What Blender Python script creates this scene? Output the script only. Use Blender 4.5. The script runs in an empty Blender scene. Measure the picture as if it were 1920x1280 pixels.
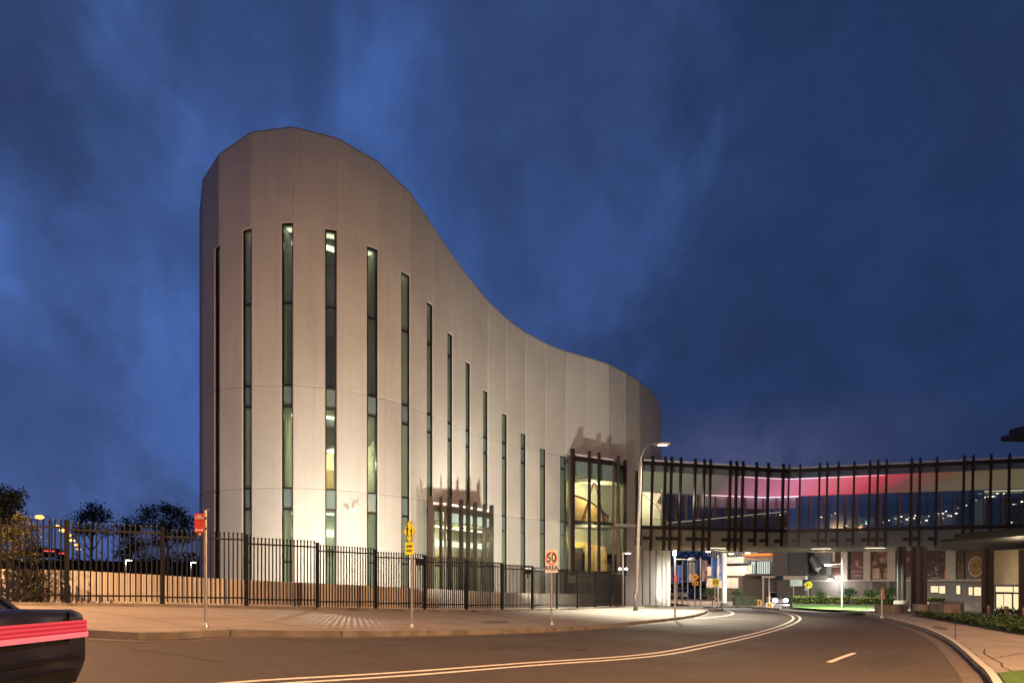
import bpy, bmesh, math, random
from mathutils import Vector, Matrix
R = math.radians
rnd = random.Random(7)
SC = bpy.context.scene
COL = SC.collection

# ------------------------------------------------------------------ camera
EYE, F, HZ = 1.75, 1280.0, 1092.0
cam_d = bpy.data.cameras.new('camera'); cam = bpy.data.objects.new('camera', cam_d); COL.objects.link(cam)
cam.location = (0, 0, EYE); cam.rotation_euler = (R(90), 0, 0)
cam_d.sensor_width = 36; cam_d.lens = 24; cam_d.shift_y = (HZ-640)/1920.0
cam_d.clip_end = 3000; cam_d.clip_start = .1
SC.camera = cam
SC.view_settings.view_transform = 'Standard'; SC.view_settings.look = 'None'
SC.view_settings.exposure = 0; SC.view_settings.gamma = 1
SC.cycles.use_denoising = True
SC.cycles.max_bounces = 6; SC.cycles.diffuse_bounces = 2; SC.cycles.glossy_bounces = 3
SC.cycles.transparent_max_bounces = 16; SC.cycles.caustics_reflective = False; SC.cycles.caustics_refractive = False
SC.cycles.sample_clamp_indirect = 4.0

# ------------------------------------------------------------------ node helper
class NT:
    def __init__(s, nt): s.nt = nt; s.nt.nodes.clear()
    def n(s, typ, **kw):
        nd = s.nt.nodes.new(typ)
        for k, v in kw.items():
            if k.startswith('i_'):
                key = k[2:]; key = int(key) if key.isdigit() else key.replace('_', ' ')
                nd.inputs[key].default_value = v
            else: setattr(nd, k, v)
        return nd
    def l(s, a, b): s.nt.links.new(a, b)
    def math(s, op, a, b=None, clamp=False):
        nd = s.n('ShaderNodeMath', operation=op, use_clamp=clamp)
        for k, v in enumerate((a, b)):
            if v is None: continue
            if isinstance(v, (int, float)): nd.inputs[k].default_value = v
            else: s.l(v, nd.inputs[k])
        return nd.outputs[0]
    def ramp(s, src, stops, interp='LINEAR'):
        nd = s.n('ShaderNodeValToRGB'); cr = nd.color_ramp; cr.interpolation = interp
        while len(cr.elements) < len(stops): cr.elements.new(.5)
        for e, (p, c) in zip(cr.elements, stops):
            e.position = p; e.color = (*c, 1) if not isinstance(c, (int, float)) else (c, c, c, 1)
        s.l(src, nd.inputs[0]); return nd.outputs[0]
    def mix(s, fac, a, b, blend='MIX'):
        nd = s.n('ShaderNodeMix', data_type='RGBA', blend_type=blend)
        for k, v in ((0, fac), (6, a), (7, b)):
            if isinstance(v, (int, float)): nd.inputs[k].default_value = v
            elif isinstance(v, tuple): nd.inputs[k].default_value = (*v, 1)
            else: s.l(v, nd.inputs[k])
        return nd.outputs[2]
    def map(s, v, a, b, c, d, smooth=True):
        nd = s.n('ShaderNodeMapRange', interpolation_type='SMOOTHSTEP' if smooth else 'LINEAR')
        s.l(v, nd.inputs[0])
        for k, x in enumerate((a, b, c, d)): nd.inputs[k+1].default_value = x
        return nd.outputs[0]

# ------------------------------------------------------------------ dusk sky (world)
W = bpy.data.worlds.new('World'); SC.world = W; W.use_nodes = True
w = NT(W.node_tree)
tc = w.n('ShaderNodeTexCoord'); sep = w.n('ShaderNodeSeparateXYZ'); w.l(tc.outputs['Generated'], sep.inputs[0])
dx, dy, dz = sep.outputs
mp = w.n('ShaderNodeMapping'); mp.inputs['Scale'].default_value = (1.7, 1.0, 1.0); mp.inputs['Rotation'].default_value = (0, R(-28), 0)
w.l(tc.outputs['Generated'], mp.inputs[0])
n1 = w.n('ShaderNodeTexNoise', i_Scale=1.9, i_Detail=7.0, i_Roughness=.55, i_Distortion=.25); w.l(mp.outputs[0], n1.inputs['Vector'])
n2 = w.n('ShaderNodeTexNoise', i_Scale=4.2, i_Detail=5.0, i_Roughness=.5, i_Distortion=.25); w.l(mp.outputs[0], n2.inputs['Vector'])
el = w.math('ARCTANGENT', w.math('DIVIDE', dz, w.math('SQRT', w.math('ADD', w.math('MULTIPLY', dx, dx), w.math('MULTIPLY', dy, dy)))))
az = w.math('ARCTAN2', dx, dy)
wob = w.math('MULTIPLY', w.math('SUBTRACT', n1.outputs[0], .5), .45)
wob2 = w.math('MULTIPLY', w.math('SUBTRACT', n2.outputs[0], .5), .28)
azw = w.math('ADD', w.math('ADD', az, wob), wob2)
# the big dark cloud bank on the right leans to the right as it rises
lean = w.math('SUBTRACT', azw, w.math('MULTIPLY', el, .30))
bank = w.map(lean, .02, .15, 0, 1)
bank2 = w.map(w.math('ADD', az, w.math('MULTIPLY', wob, .6)), .30, .62, 0, 1)
left = w.map(azw, -.28, -.56, 0, 1)
n3 = w.n('ShaderNodeTexNoise', i_Scale=8.5, i_Detail=9.0, i_Roughness=.62, i_Distortion=.4); w.l(tc.outputs['Generated'], n3.inputs['Vector'])
cl = w.map(w.math('ADD', n1.outputs[0], w.math('MULTIPLY', w.math('SUBTRACT', n3.outputs[0], .5), .22)), .42, .60, 0, 1)
cl2 = w.map(n2.outputs[0], .40, .64, 0, 1)
base = w.ramp(w.math('DIVIDE', el, .75), [(0, (.060, .066, .150)), (.12, (.044, .066, .18)), (.35, (.042, .092, .305)), (.62, (.045, .106, .345)), (1, (.031, .071, .225))])
c = w.mix(w.math('MULTIPLY', bank, .86), base, (.0145, .031, .096))
c = w.mix(w.math('MULTIPLY', bank2, .42), c, (.011, .026, .088))
c = w.mix(w.math('MULTIPLY', w.math('MULTIPLY', left, cl), .72), c, (.020, .031, .080))
c = w.mix(w.math('MULTIPLY', w.math('SUBTRACT', 1, cl), w.math('MULTIPLY', left, .5)), c, (.052, .108, .32))
mid = w.math('MULTIPLY', w.math('MULTIPLY', w.math('SUBTRACT', 1, bank), w.math('SUBTRACT', 1, left)), cl)
c = w.mix(w.math('MULTIPLY', mid, .5), c, (.024, .045, .135))
brk = w.math('MULTIPLY', w.math('MULTIPLY', w.math('SUBTRACT', 1, bank), w.math('SUBTRACT', 1, cl)), w.map(n2.outputs[0], .50, .36, 0, 1))
c = w.mix(w.math('MULTIPLY', brk, .45), c, (.062, .150, .50))
c = w.mix(w.math('MULTIPLY', cl2, .34), c, (.019, .035, .100))
glow = w.math('MULTIPLY', w.map(w.math('ABSOLUTE', w.math('SUBTRACT', el, .17)), 0, .09, 1, 0), w.map(w.math('ABSOLUTE', w.math('SUBTRACT', az, .34)), 0, .30, 1, 0))
c = w.mix(w.math('MULTIPLY', glow, w.math('ADD', .15, w.math('MULTIPLY', w.math('SUBTRACT', 1, cl2), .5))), c, (.075, .090, .215))
below = w.map(dz, -.02, .0, 1, 0)
c = w.mix(1.0, c, w.ramp(n3.outputs[0], [(.3, .90), (.5, 1.07), (.7, 1.24)]), 'MULTIPLY')
c = w.mix(1.0, c, (1.06, 1.0, .92), 'MULTIPLY')
c = w.mix(below, c, (.012, .014, .022))
bgn = w.n('ShaderNodeBackground', i_Strength=1.0); w.l(c, bgn.inputs[0])
out = w.n('ShaderNodeOutputWorld'); w.l(bgn.outputs[0], out.inputs[0])

# ------------------------------------------------------------------ light strengths (lamps are built further down)
SODIUM = (1.0, .52, .22); WARM = (1.0, .80, .52); WHITE = (1.0, .90, .68); FLOODC = (1.0, .92, .72)
P_STREET, P_STREET_BACK, P_SIDE, P_FLOOD, P_NOSE, P_TALL, P_LAWN = 8500, 23000, 4600, 3500, 3600, 25000, 4600
SPILL_STREET, SPILL_BACK, SPILL_SIDE = 1900, 300, 1900

# ------------------------------------------------------------------ materials
def principled(name):
    m = bpy.data.materials.new(name); m.use_nodes = True
    t = NT(m.node_tree); p = t.n('ShaderNodeBsdfPrincipled'); o = t.n('ShaderNodeOutputMaterial'); t.l(p.outputs[0], o.inputs[0])
    return m, t, p
def mat(name, col, rough=.6, var=.15, scale=6., bump=0., bscale=40., metal=0., emit=None, estr=0., stretch=None, alt=None, spec=None):
    m, t, p = principled(name)
    tcn = t.n('ShaderNodeTexCoord'); src = tcn.outputs['Object']
    if stretch:
        mpn = t.n('ShaderNodeMapping'); mpn.inputs['Scale'].default_value = stretch; t.l(src, mpn.inputs[0]); src = mpn.outputs[0]
    nz = t.n('ShaderNodeTexNoise', i_Scale=scale, i_Detail=5.0, i_Roughness=.6); t.l(src, nz.inputs['Vector'])
    a = tuple(max(0, c*(1-var)) for c in col); b = alt or tuple(min(1, c*(1+var)) for c in col)
    t.l(t.ramp(nz.outputs[0], [(.3, a), (.7, b)]), p.inputs['Base Color'])
    p.inputs['Roughness'].default_value = rough; p.inputs['Metallic'].default_value = metal
    if spec is not None: p.inputs['Specular IOR Level'].default_value = spec
    if bump:
        nb = t.n('ShaderNodeTexNoise', i_Scale=bscale, i_Detail=4.0); t.l(tcn.outputs['Object'], nb.inputs['Vector'])
        bp = t.n('ShaderNodeBump', i_Strength=bump, i_Distance=.02); t.l(nb.outputs[0], bp.inputs['Height']); t.l(bp.outputs[0], p.inputs['Normal'])
    if emit:
        p.inputs['Emission Color'].default_value = (*emit, 1); p.inputs['Emission Strength'].default_value = estr
    return m
def glow_mat(name, col, s):
    m = bpy.data.materials.new(name); m.use_nodes = True; t = NT(m.node_tree)
    e = t.n('ShaderNodeEmission', i_Strength=s); e.inputs[0].default_value = (*col, 1)
    o = t.n('ShaderNodeOutputMaterial'); t.l(e.outputs[0], o.inputs[0]); return m
def glass(name, tint, refl=.10, rough=.02, frit=0., fcol=(.3, .36, .31)):
    m = bpy.data.materials.new(name); m.use_nodes = True; t = NT(m.node_tree)
    tr = t.n('ShaderNodeBsdfTransparent'); tr.inputs[0].default_value = (*tint, 1)
    gl = t.n('ShaderNodeBsdfGlossy', i_Roughness=rough)
    lw = t.n('ShaderNodeFresnel', i_IOR=1.5)
    f = t.math('ADD', t.math('MULTIPLY', lw.outputs[0], .6), refl, True)
    df = t.n('ShaderNodeBsdfDiffuse'); df.inputs[0].default_value = (*fcol, 1); tl = t.n('ShaderNodeBsdfTranslucent'); tl.inputs[0].default_value = (*fcol, 1)
    ad = t.n('ShaderNodeAddShader'); t.l(df.outputs[0], ad.inputs[0]); t.l(tl.outputs[0], ad.inputs[1])
    m0 = t.n('ShaderNodeMixShader'); m0.inputs[0].default_value = frit; t.l(tr.outputs[0], m0.inputs[1]); t.l(ad.outputs[0], m0.inputs[2])
    if not frit: m0 = tr
    mx = t.n('ShaderNodeMixShader'); t.l(f, mx.inputs[0]); t.l(m0.outputs[0], mx.inputs[1]); t.l(gl.outputs[0], mx.inputs[2])
    o = t.n('ShaderNodeOutputMaterial'); t.l(mx.outputs[0], o.inputs[0]); return m

def concrete_facade():
    m, t, p = principled('precast_concrete')
    tcn = t.n('ShaderNodeTexCoord'); src = tcn.outputs['Object']
    a = t.n('ShaderNodeTexNoise', i_Scale=.35, i_Detail=6.0, i_Roughness=.6); t.l(src, a.inputs['Vector'])
    mpn = t.n('ShaderNodeMapping'); mpn.inputs['Scale'].default_value = (3.5, 3.5, .12); t.l(src, mpn.inputs[0])
    b = t.n('ShaderNodeTexNoise', i_Scale=1.6, i_Detail=4.0); t.l(mpn.outputs[0], b.inputs['Vector'])
    f = t.n('ShaderNodeTexNoise', i_Scale=28., i_Detail=5.0, i_Roughness=.75); t.l(src, f.inputs['Vector'])
    c1 = t.ramp(a.outputs[0], [(.3, (.42, .41, .40)), (.7, (.51, .50, .485))])
    c2 = t.mix(t.map(b.outputs[0], .48, .75, 0, .38), c1, (.34, .33, .32))
    c3 = t.mix(t.map(f.outputs[0], .36, .62, .45, 0), c2, (.25, .245, .24))
    oi = t.n('ShaderNodeObjectInfo'); c3 = t.mix(1.0, c3, t.ramp(oi.outputs['Random'], [(0, .93), (1, 1.05)]), 'MULTIPLY')
    t.l(c3, p.inputs['Base Color']); p.inputs['Roughness'].default_value = .85; p.inputs['Specular IOR Level'].default_value = .25
    bp = t.n('ShaderNodeBump', i_Strength=.35, i_Distance=.02); t.l(f.outputs[0], bp.inputs['Height']); t.l(bp.outputs[0], p.inputs['Normal'])
    return m
def asphalt():
    m, t, p = principled('asphalt')
    tcn = t.n('ShaderNodeTexCoord'); src = tcn.outputs['Object']
    a = t.n('ShaderNodeTexNoise', i_Scale=.28, i_Detail=7.0, i_Roughness=.6); t.l(src, a.inputs['Vector'])
    g_ = t.n('ShaderNodeTexNoise', i_Scale=55., i_Detail=3.0, i_Roughness=.8); t.l(src, g_.inputs['Vector'])
    mo = t.n('ShaderNodeTexNoise', i_Scale=7., i_Detail=6.0, i_Roughness=.7); t.l(src, mo.inputs['Vector'])
    v = t.n('ShaderNodeTexVoronoi', i_Scale=120.); t.l(src, v.inputs['Vector'])
    c1 = t.ramp(a.outputs[0], [(.3, (.056, .046, .040)), (.7, (.088, .072, .062))])
    c1 = t.mix(t.map(mo.outputs[0], .38, .66, .42, 0), c1, (.035, .030, .027))
    c2 = t.mix(t.map(g_.outputs[0], .45, .75, 0, .6), c1, (.15, .13, .115))
    t.l(c2, p.inputs['Base Color'])
    t.l(t.map(a.outputs[0], .3, .7, .78, .62), p.inputs['Roughness']); p.inputs['Specular IOR Level'].default_value = .3
    bp = t.n('ShaderNodeBump', i_Strength=.5, i_Distance=.012); t.l(v.outputs[0], bp.inputs['Height']); t.l(bp.outputs[0], p.inputs['Normal'])
    return m
def paving():
    m, t, p = principled('footpath_concrete')
    tcn = t.n('ShaderNodeTexCoord'); src = tcn.outputs['Object']
    a = t.n('ShaderNodeTexNoise', i_Scale=.5, i_Detail=7.0, i_Roughness=.65); t.l(src, a.inputs['Vector'])
    f = t.n('ShaderNodeTexNoise', i_Scale=22., i_Detail=4.0, i_Roughness=.7); t.l(src, f.inputs['Vector'])
    mpn = t.n('ShaderNodeMapping'); mpn.inputs['Rotation'].default_value = (0, 0, R(33)); t.l(src, mpn.inputs[0])
    br = t.n('ShaderNodeTexBrick', offset=0.0, i_Scale=1.0, i_Mortar_Size=.02, i_Brick_Width=1.8, i_Row_Height=2.6)
    t.l(mpn.outputs[0], br.inputs['Vector'])
    c1 = t.ramp(a.outputs[0], [(.3, (.19, .165, .145)), (.7, (.30, .27, .235))])
    c2 = t.mix(t.map(f.outputs[0], .4, .7, .25, 0), c1, (.13, .11, .095))
    c3 = t.mix(br.outputs['Fac'], c2, (.065, .055, .048))
    t.l(c3, p.inputs['Base Color']); p.inputs['Roughness'].default_value = .8
    return m
def ribbed(name, col, width, dirx):
    m, t, p = principled(name)
    tcn = t.n('ShaderNodeTexCoord'); src = tcn.outputs['Object']
    sp = t.n('ShaderNodeSeparateXYZ'); t.l(src, sp.inputs[0])
    u = t.math('ADD', t.math('MULTIPLY', sp.outputs[0], dirx[0]), t.math('MULTIPLY', sp.outputs[1], dirx[1]))
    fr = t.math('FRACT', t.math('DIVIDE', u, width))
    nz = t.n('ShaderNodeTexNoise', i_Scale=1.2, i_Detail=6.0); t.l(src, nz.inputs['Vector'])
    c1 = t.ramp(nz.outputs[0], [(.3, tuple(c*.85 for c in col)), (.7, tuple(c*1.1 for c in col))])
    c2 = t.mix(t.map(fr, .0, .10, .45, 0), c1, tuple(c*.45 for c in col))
    t.l(c2, p.inputs['Base Color']); p.inputs['Roughness'].default_value = .8
    return m
def leaf_mat(name, a, b):
    m, t, p = principled(name)
    tcn = t.n('ShaderNodeTexCoord')
    nz = t.n('ShaderNodeTexNoise', i_Scale=2.2, i_Detail=5.0, i_Roughness=.7); t.l(tcn.outputs['Object'], nz.inputs['Vector'])
    t.l(t.ramp(nz.outputs[0], [(.32, a), (.68, b)]), p.inputs['Base Color'])
    p.inputs['Roughness'].default_value = .55; p.inputs['Specular IOR Level'].default_value = .3
    p.inputs['Transmission Weight'].default_value = 0.0
    return m
def timber(name, a, b, ang=0.6):
    m, t, p = principled(name)
    tcn = t.n('ShaderNodeTexCoord')
    mpn = t.n('ShaderNodeMapping'); mpn.inputs['Scale'].default_value = (9, 9, .05); t.l(tcn.outputs['Object'], mpn.inputs[0])
    nz = t.n('ShaderNodeTexNoise', i_Scale=2.0, i_Detail=3.0); t.l(mpn.outputs[0], nz.inputs['Vector'])
    t.l(t.ramp(nz.outputs[0], [(.35, a), (.65, b)]), p.inputs['Base Color']); p.inputs['Roughness'].default_value = .5
    return m
def poster_mat(name, stops, scale, stretch=(1, 1, 1)):
    m, t, p = principled(name)
    tcn = t.n('ShaderNodeTexCoord')
    mpn = t.n('ShaderNodeMapping'); mpn.inputs['Scale'].default_value = stretch; t.l(tcn.outputs['Object'], mpn.inputs[0])
    nz = t.n('ShaderNodeTexNoise', i_Scale=scale, i_Detail=3.0, i_Distortion=1.2); t.l(mpn.outputs[0], nz.inputs['Vector'])
    t.l(t.ramp(nz.outputs[0], stops, 'LINEAR'), p.inputs['Base Color']); p.inputs['Roughness'].default_value = .45
    return m
def gradient_light(name, p0, p1, stops, strength):
    """a glow whose LED colour changes along its length"""
    m = bpy.data.materials.new(name); m.use_nodes = True; t = NT(m.node_tree)
    tcn = t.n('ShaderNodeTexCoord'); sp = t.n('ShaderNodeSeparateXYZ'); t.l(tcn.outputs['Object'], sp.inputs[0])
    f = t.map(sp.outputs[0], p0, p1, 0, 1, False)
    e = t.n('ShaderNodeEmission', i_Strength=strength); t.l(t.ramp(f, stops), e.inputs[0])
    o = t.n('ShaderNodeOutputMaterial'); t.l(e.outputs[0], o.inputs[0]); return m

M = dict(
    concrete=concrete_facade(), asphalt=asphalt(), paving=paving(),
    kerb=mat('kerb_concrete', (.17, .15, .13), .8, .45, 1.6, .3, 30),
    gutter=mat('gutter_concrete', (.10, .082, .07), .7, .3, 3.),
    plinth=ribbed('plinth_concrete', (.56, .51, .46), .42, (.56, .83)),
    earth=mat('dark_earth', (.035, .038, .022), .95, .4, .3),
    paint=mat('road_paint', (.70, .66, .58), .6, .18, 14.),
    bronze=mat('bronze_metal', (.036, .029, .025), .42, .15, 3., metal=.6),
    frame=mat('window_frame_metal', (.018, .018, .020), .4, .1, metal=.5),
    fence=mat('fence_metal', (.006, .006, .007), .5, .15, 5., spec=.25),
    galv=mat('galvanised_steel', (.36, .36, .37), .42, .14, 5., metal=.7),
    flash=mat('pale_flashing', (.62, .60, .62), .5, .08),
    cream=mat('cream_plaster', (.74, .68, .52), .8, .05),
    timber=timber('timber_lining', (.38, .22, .08), (.56, .36, .15)),
    batten=timber('dark_battens', (.05, .030, .022), (.12, .075, .055)),
    slab=mat('slab_edge', (.24, .22, .2), .7, .1),
    pane=glass('window_glass', (.74, .86, .80), .04, frit=.32),
    pane_dark=glass('tinted_window_glass', (.74, .84, .80), .05, frit=.06), pane_clear=glass('clear_glass', (.82, .88, .84), .03),
    pane_bridge=glass('bridge_glass', (.80, .84, .84), .03),
    pane_rear=glass('rear_glass', (.60, .64, .66), .30, .10),
    skirt=glass('skirt_glass', (.70, .68, .60), .05, frit=.3, fcol=(.4, .36, .26)),
    spandrel=mat('spandrel_glass', (.135, .185, .185), .12, .08, 2.),
    bandglass=mat('grey_band_glass', (.16, .18, .19), .15, .08, 2.),
    red=mat('sign_red', (.62, .06, .025), .45, .06), white=mat('sign_white', (.74, .72, .68), .5, .05),
    yellow=mat('sign_yellow', (.78, .80, .03), .45, .05), amber=mat('sign_amber', (.85, .42, .03), .45, .05),
    black=mat('sign_black', (.01, .01, .01), .5, .05), bluesign=mat('sign_pale_green', (.48, .60, .52), .5, .05),
    greyback=mat('sign_back', (.34, .31, .30), .5, .08, metal=.3),
    bark=mat('bark', (.07, .052, .04), .9, .3, 8., .5, 12),
    leaf_dark=leaf_mat('gum_leaf', (.018, .022, .012), (.05, .058, .03)),
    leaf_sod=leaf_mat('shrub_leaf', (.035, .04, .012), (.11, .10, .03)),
    leaf_hedge=leaf_mat('hedge_leaf', (.13, .20, .018), (.34, .44, .05)),
    leaf_bed=leaf_mat('bed_leaf', (.022, .055, .015), (.085, .14, .04)),
    grass=mat('lawn_grass', (.045, .11, .010), .9, .4, 9., .6, 60),
    tyre=mat('tyre_rubber', (.008, .008, .008), .85, .1, spec=.1), chrome=mat('rim_alloy', (.5, .5, .5), .3, .05, metal=.9),
    carglass=mat('car_glass', (.012, .014, .018), .06, .05), 
    column=mat('dark_column', (.019, .014, .012), .45, .25, 4., stretch=(1, 1, .1)),
    clubgrey=mat('club_grey', (.20, .185, .18), .75, .12, 1.5), clubdark=mat('club_charcoal', (.055, .052, .055), .6, .15, 2.),
    clubpale=mat('club_pale', (.46, .42, .38), .75, .1, 1.5), orange=mat('orange_soffit', (.62, .22, .04), .5, .1),
    brick=None,
    g_warm=glow_mat('lit_lamp_warm', WARM, 9.), g_sod=glow_mat('lit_lamp_sodium', (1, .42, .08), 3.4),
    g_white=glow_mat('lit_lamp_white', (1, .96, .88), 14.), g_head=glow_mat('lit_headlight', (.92, .96, 1.0), 60.),
    g_red=None, g_redlo=glow_mat('lit_tail_light_far', (1, .05, .03), 4.),
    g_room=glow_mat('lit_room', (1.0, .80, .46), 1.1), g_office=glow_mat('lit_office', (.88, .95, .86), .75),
    g_strip=glow_mat('lit_strip', (1.0, .93, .74), 3.2), g_green=glow_mat('lit_exit', (.05, .9, .45), 2.),
)

def ribbed_lamp(name, a, b, sa, sb, fx):
    m = bpy.data.materials.new(name); m.use_nodes = True; t = NT(m.node_tree)
    tcn = t.n('ShaderNodeTexCoord'); sp = t.n('ShaderNodeSeparateXYZ'); t.l(tcn.outputs['Object'], sp.inputs[0])
    s_ = t.math('SINE', t.math('MULTIPLY', sp.outputs[2], 160.)); s2 = t.math('SINE', t.math('MULTIPLY', sp.outputs[1], fx))
    k = t.map(t.math('ADD', t.math('MULTIPLY', s_, .6), t.math('MULTIPLY', s2, .4)), -1, 1, 0, 1)
    e = t.n('ShaderNodeEmission'); t.l(t.mix(k, a, b), e.inputs[0]); t.l(t.map(k, 0, 1, sa, sb), e.inputs[1])
    gl = t.n('ShaderNodeBsdfGlossy', i_Roughness=.1); mx = t.n('ShaderNodeMixShader', i_0=.08); t.l(e.outputs[0], mx.inputs[1]); t.l(gl.outputs[0], mx.inputs[2])
    o = t.n('ShaderNodeOutputMaterial'); t.l(mx.outputs[0], o.inputs[0]); return m
M['g_red'] = ribbed_lamp('lit_tail_light', (.9, .03, .05), (1.0, .09, .11), .75, 1.05, 0.)
# ------------------------------------------------------------------ ground shape and pixel helpers
_T = [(-60, 1.7), (-30, 1.4), (-20, 1.22), (-11, 1.05), (-7.7, .89), (-4.9, .63), (-1.93, .42), (1, .27), (3.6, .13), (7.7, .02), (12, 0), (900, 0)]
def _lin(tab, x):
    if x <= tab[0][0]: return tab[0][1]
    for (a, b), (c_, d) in zip(tab, tab[1:]):
        if x <= c_: return b+(d-b)*(x-a)/(c_-a)
    return tab[-1][1]
def sstep(a, b, x):
    t = min(1, max(0, (x-a)/(b-a))); return t*t*(3-2*t)
def g(X, Y):
    z = sum(_lin(_T, X+d) for d in (-1.6, -.8, 0, .8, 1.6))/5
    return z-.7*sstep(46, 66, Y+.9*max(0, X-26))
def px(x, y, Y): return Vector(((x-960)/F*Y, Y, EYE+(HZ-y)/F*Y))
def gpx(x, y, dz=0.):
    """the ground point seen at photo pixel x, y (dz: height of the surface above the road)"""
    Y = 20.
    for _ in range(80):
        X = (x-960)/F*Y
        Yn = F*max(.2, EYE-g(X, Y)-dz)/(y-HZ)
        Y = .6*Y+.4*min(Yn, 160)
    return Vector(((x-960)/F*Y, Y, g((x-960)/F*Y, Y)+dz))
def S(Y): return Y/F           # metres per photo pixel at depth Y

# ------------------------------------------------------------------ mesh builder
class MB:
    def __init__(s): s.v = []; s.f = []
    def add(s, vs, fs):
        n = len(s.v); s.v += [tuple(v) for v in vs]; s.f += [tuple(i+n for i in f) for f in fs]; return s
    def box(s, c_, size, rz=0., tilt=None):
        hx, hy, hz = (a/2 for a in size); c_ = Vector(c_)
        m = Matrix.Rotation(rz, 3, 'Z')
        if tilt is not None: m = m @ tilt
        vs = [c_+m @ Vector((a*hx, b*hy, d*hz)) for a in (-1, 1) for b in (-1, 1) for d in (-1, 1)]
        return s.add(vs, [(0, 1, 3, 2), (4, 6, 7, 5), (0, 4, 5, 1), (2, 3, 7, 6), (0, 2, 6, 4), (1, 5, 7, 3)])
    def bar(s, p0, p1, wd, dp, up=(0, 0, 1)):
        p0, p1 = Vector(p0), Vector(p1); d = (p1-p0).normalized()
        u = Vector(up); a = d.cross(u)
        if a.length < 1e-4: a = d.cross(Vector((0, 1, 0)))
        a.normalize(); b = a.cross(d).normalized(); a *= wd/2; b *= dp/2
        vs = [p+i*a+j*b for p in (p0, p1) for i, j in ((-1, -1), (1, -1), (1, 1), (-1, 1))]
        return s.add(vs, [(0, 3, 2, 1), (4, 5, 6, 7)]+[(i, (i+1) % 4, 4+(i+1) % 4, 4+i) for i in range(4)])
    def tube(s, pts, rad, n=10, cap=True):
        pts = [Vector(p) for p in pts]; rs = rad if isinstance(rad, (list, tuple)) else [rad]*len(pts)
        vs = []; fs = []
        for i, p in enumerate(pts):
            d = (pts[min(i+1, len(pts)-1)]-pts[max(i-1, 0)]).normalized()
            a = d.cross(Vector((0, 0, 1)))
            if a.length < 1e-3: a = Vector((1, 0, 0))
            a.normalize(); b = d.cross(a)
            vs += [p+rs[i]*(math.cos(2*math.pi*k/n)*a+math.sin(2*math.pi*k/n)*b) for k in range(n)]
        for i in range(len(pts)-1):
            fs += [(i*n+k, i*n+(k+1) % n, (i+1)*n+(k+1) % n, (i+1)*n+k) for k in range(n)]
        if cap: fs += [tuple(range(n))[::-1], tuple((len(pts)-1)*n+k for k in range(n))]
        return s.add(vs, fs)
    def lathe(s, c_, prof, n=20):
        c_ = Vector(c_); vs = []; fs = []
        for r, z in prof: vs += [c_+Vector((r*math.cos(2*math.pi*k/n), r*math.sin(2*math.pi*k/n), z)) for k in range(n)]
        for i in range(len(prof)-1): fs += [(i*n+k, i*n+(k+1) % n, (i+1)*n+(k+1) % n, (i+1)*n+k) for k in range(n)]
        fs += [tuple(range(n))[::-1], tuple((len(prof)-1)*n+k for k in range(n))]
        return s.add(vs, fs)
    def prism(s, poly, z0, z1):
        n = len(poly); z0f = z0 if callable(z0) else (lambda x, y: z0); z1f = z1 if callable(z1) else (lambda x, y: z1)
        vs = [(p[0], p[1], z0f(p[0], p[1])) for p in poly]+[(p[0], p[1], z1f(p[0], p[1])) for p in poly]
        return s.add(vs, [tuple(range(n))[::-1], tuple(range(n, 2*n))]+[(i, (i+1) % n, n+(i+1) % n, n+i) for i in range(n)])
    def ball(s, c_, r, n=10, m=7, sc=(1, 1, 1)):
        c_ = Vector(c_); vs = [c_+Vector((0, 0, -r*sc[2]))]; fs = []
        for i in range(1, m):
            a = -math.pi/2+math.pi*i/m
            vs += [c_+Vector((sc[0]*r*math.cos(a)*math.cos(2*math.pi*k/n), sc[1]*r*math.cos(a)*math.sin(2*math.pi*k/n), sc[2]*r*math.sin(a))) for k in range(n)]
        vs.append(c_+Vector((0, 0, r*sc[2]))); L = len(vs)-1
        fs += [(0, 1+(k+1) % n, 1+k) for k in range(n)]
        for i in range(m-2): fs += [(1+i*n+k, 1+i*n+(k+1) % n, 1+(i+1)*n+(k+1) % n, 1+(i+1)*n+k) for k in range(n)]
        fs += [(L, 1+(m-2)*n+k, 1+(m-2)*n+(k+1) % n) for k in range(n)]
        return s.add(vs, fs)
    def build(s, name, m, parent=None, smooth=False, bevel=0.):
        me = bpy.data.meshes.new(name); me.from_pydata(s.v, [], s.f); me.update()
        bm = bmesh.new(); bm.from_mesh(me); bmesh.ops.recalc_face_normals(bm, faces=bm.faces); bm.to_mesh(me); bm.free()
        if smooth:
            for p in me.polygons: p.use_smooth = True
        me.materials.append(m)
        o = bpy.data.objects.new(name, me); COL.objects.link(o)
        if parent is not None:
            o.parent = parent; o.location = -world_loc(parent)
        if bevel:
            b = o.modifiers.new('bevel', 'BEVEL'); b.width = bevel; b.segments = 2; b.limit_method = 'ANGLE'
        return o
def world_loc(o):
    v = Vector(o.location)
    while o.parent is not None:
        o = o.parent; v += Vector(o.location)
    return v
def tag(o, label=None, cat=None, group=None, kind=None):
    for k, v in (('label', label), ('category', cat), ('group', group), ('kind', kind)):
        if v: o[k] = v
    return o
def thing(name, loc, label, cat, group=None):
    o = bpy.data.objects.new(name, None); COL.objects.link(o); o.location = loc; o.empty_display_size = .2
    return tag(o, label, cat, group)
def struct(o, label=None, cat=None): return tag(o, label, cat, None, 'structure')
def copy_thing(src, loc, label, group=None):
    c_ = src.copy(); COL.objects.link(c_); c_.location = loc; c_['label'] = label
    if group: c_['group'] = group
    def rec(a, b):
        for ch in list(a.children):
            d = ch.copy(); COL.objects.link(d); d.parent = b; rec(ch, d)
    rec(src, c_); return c_
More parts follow.
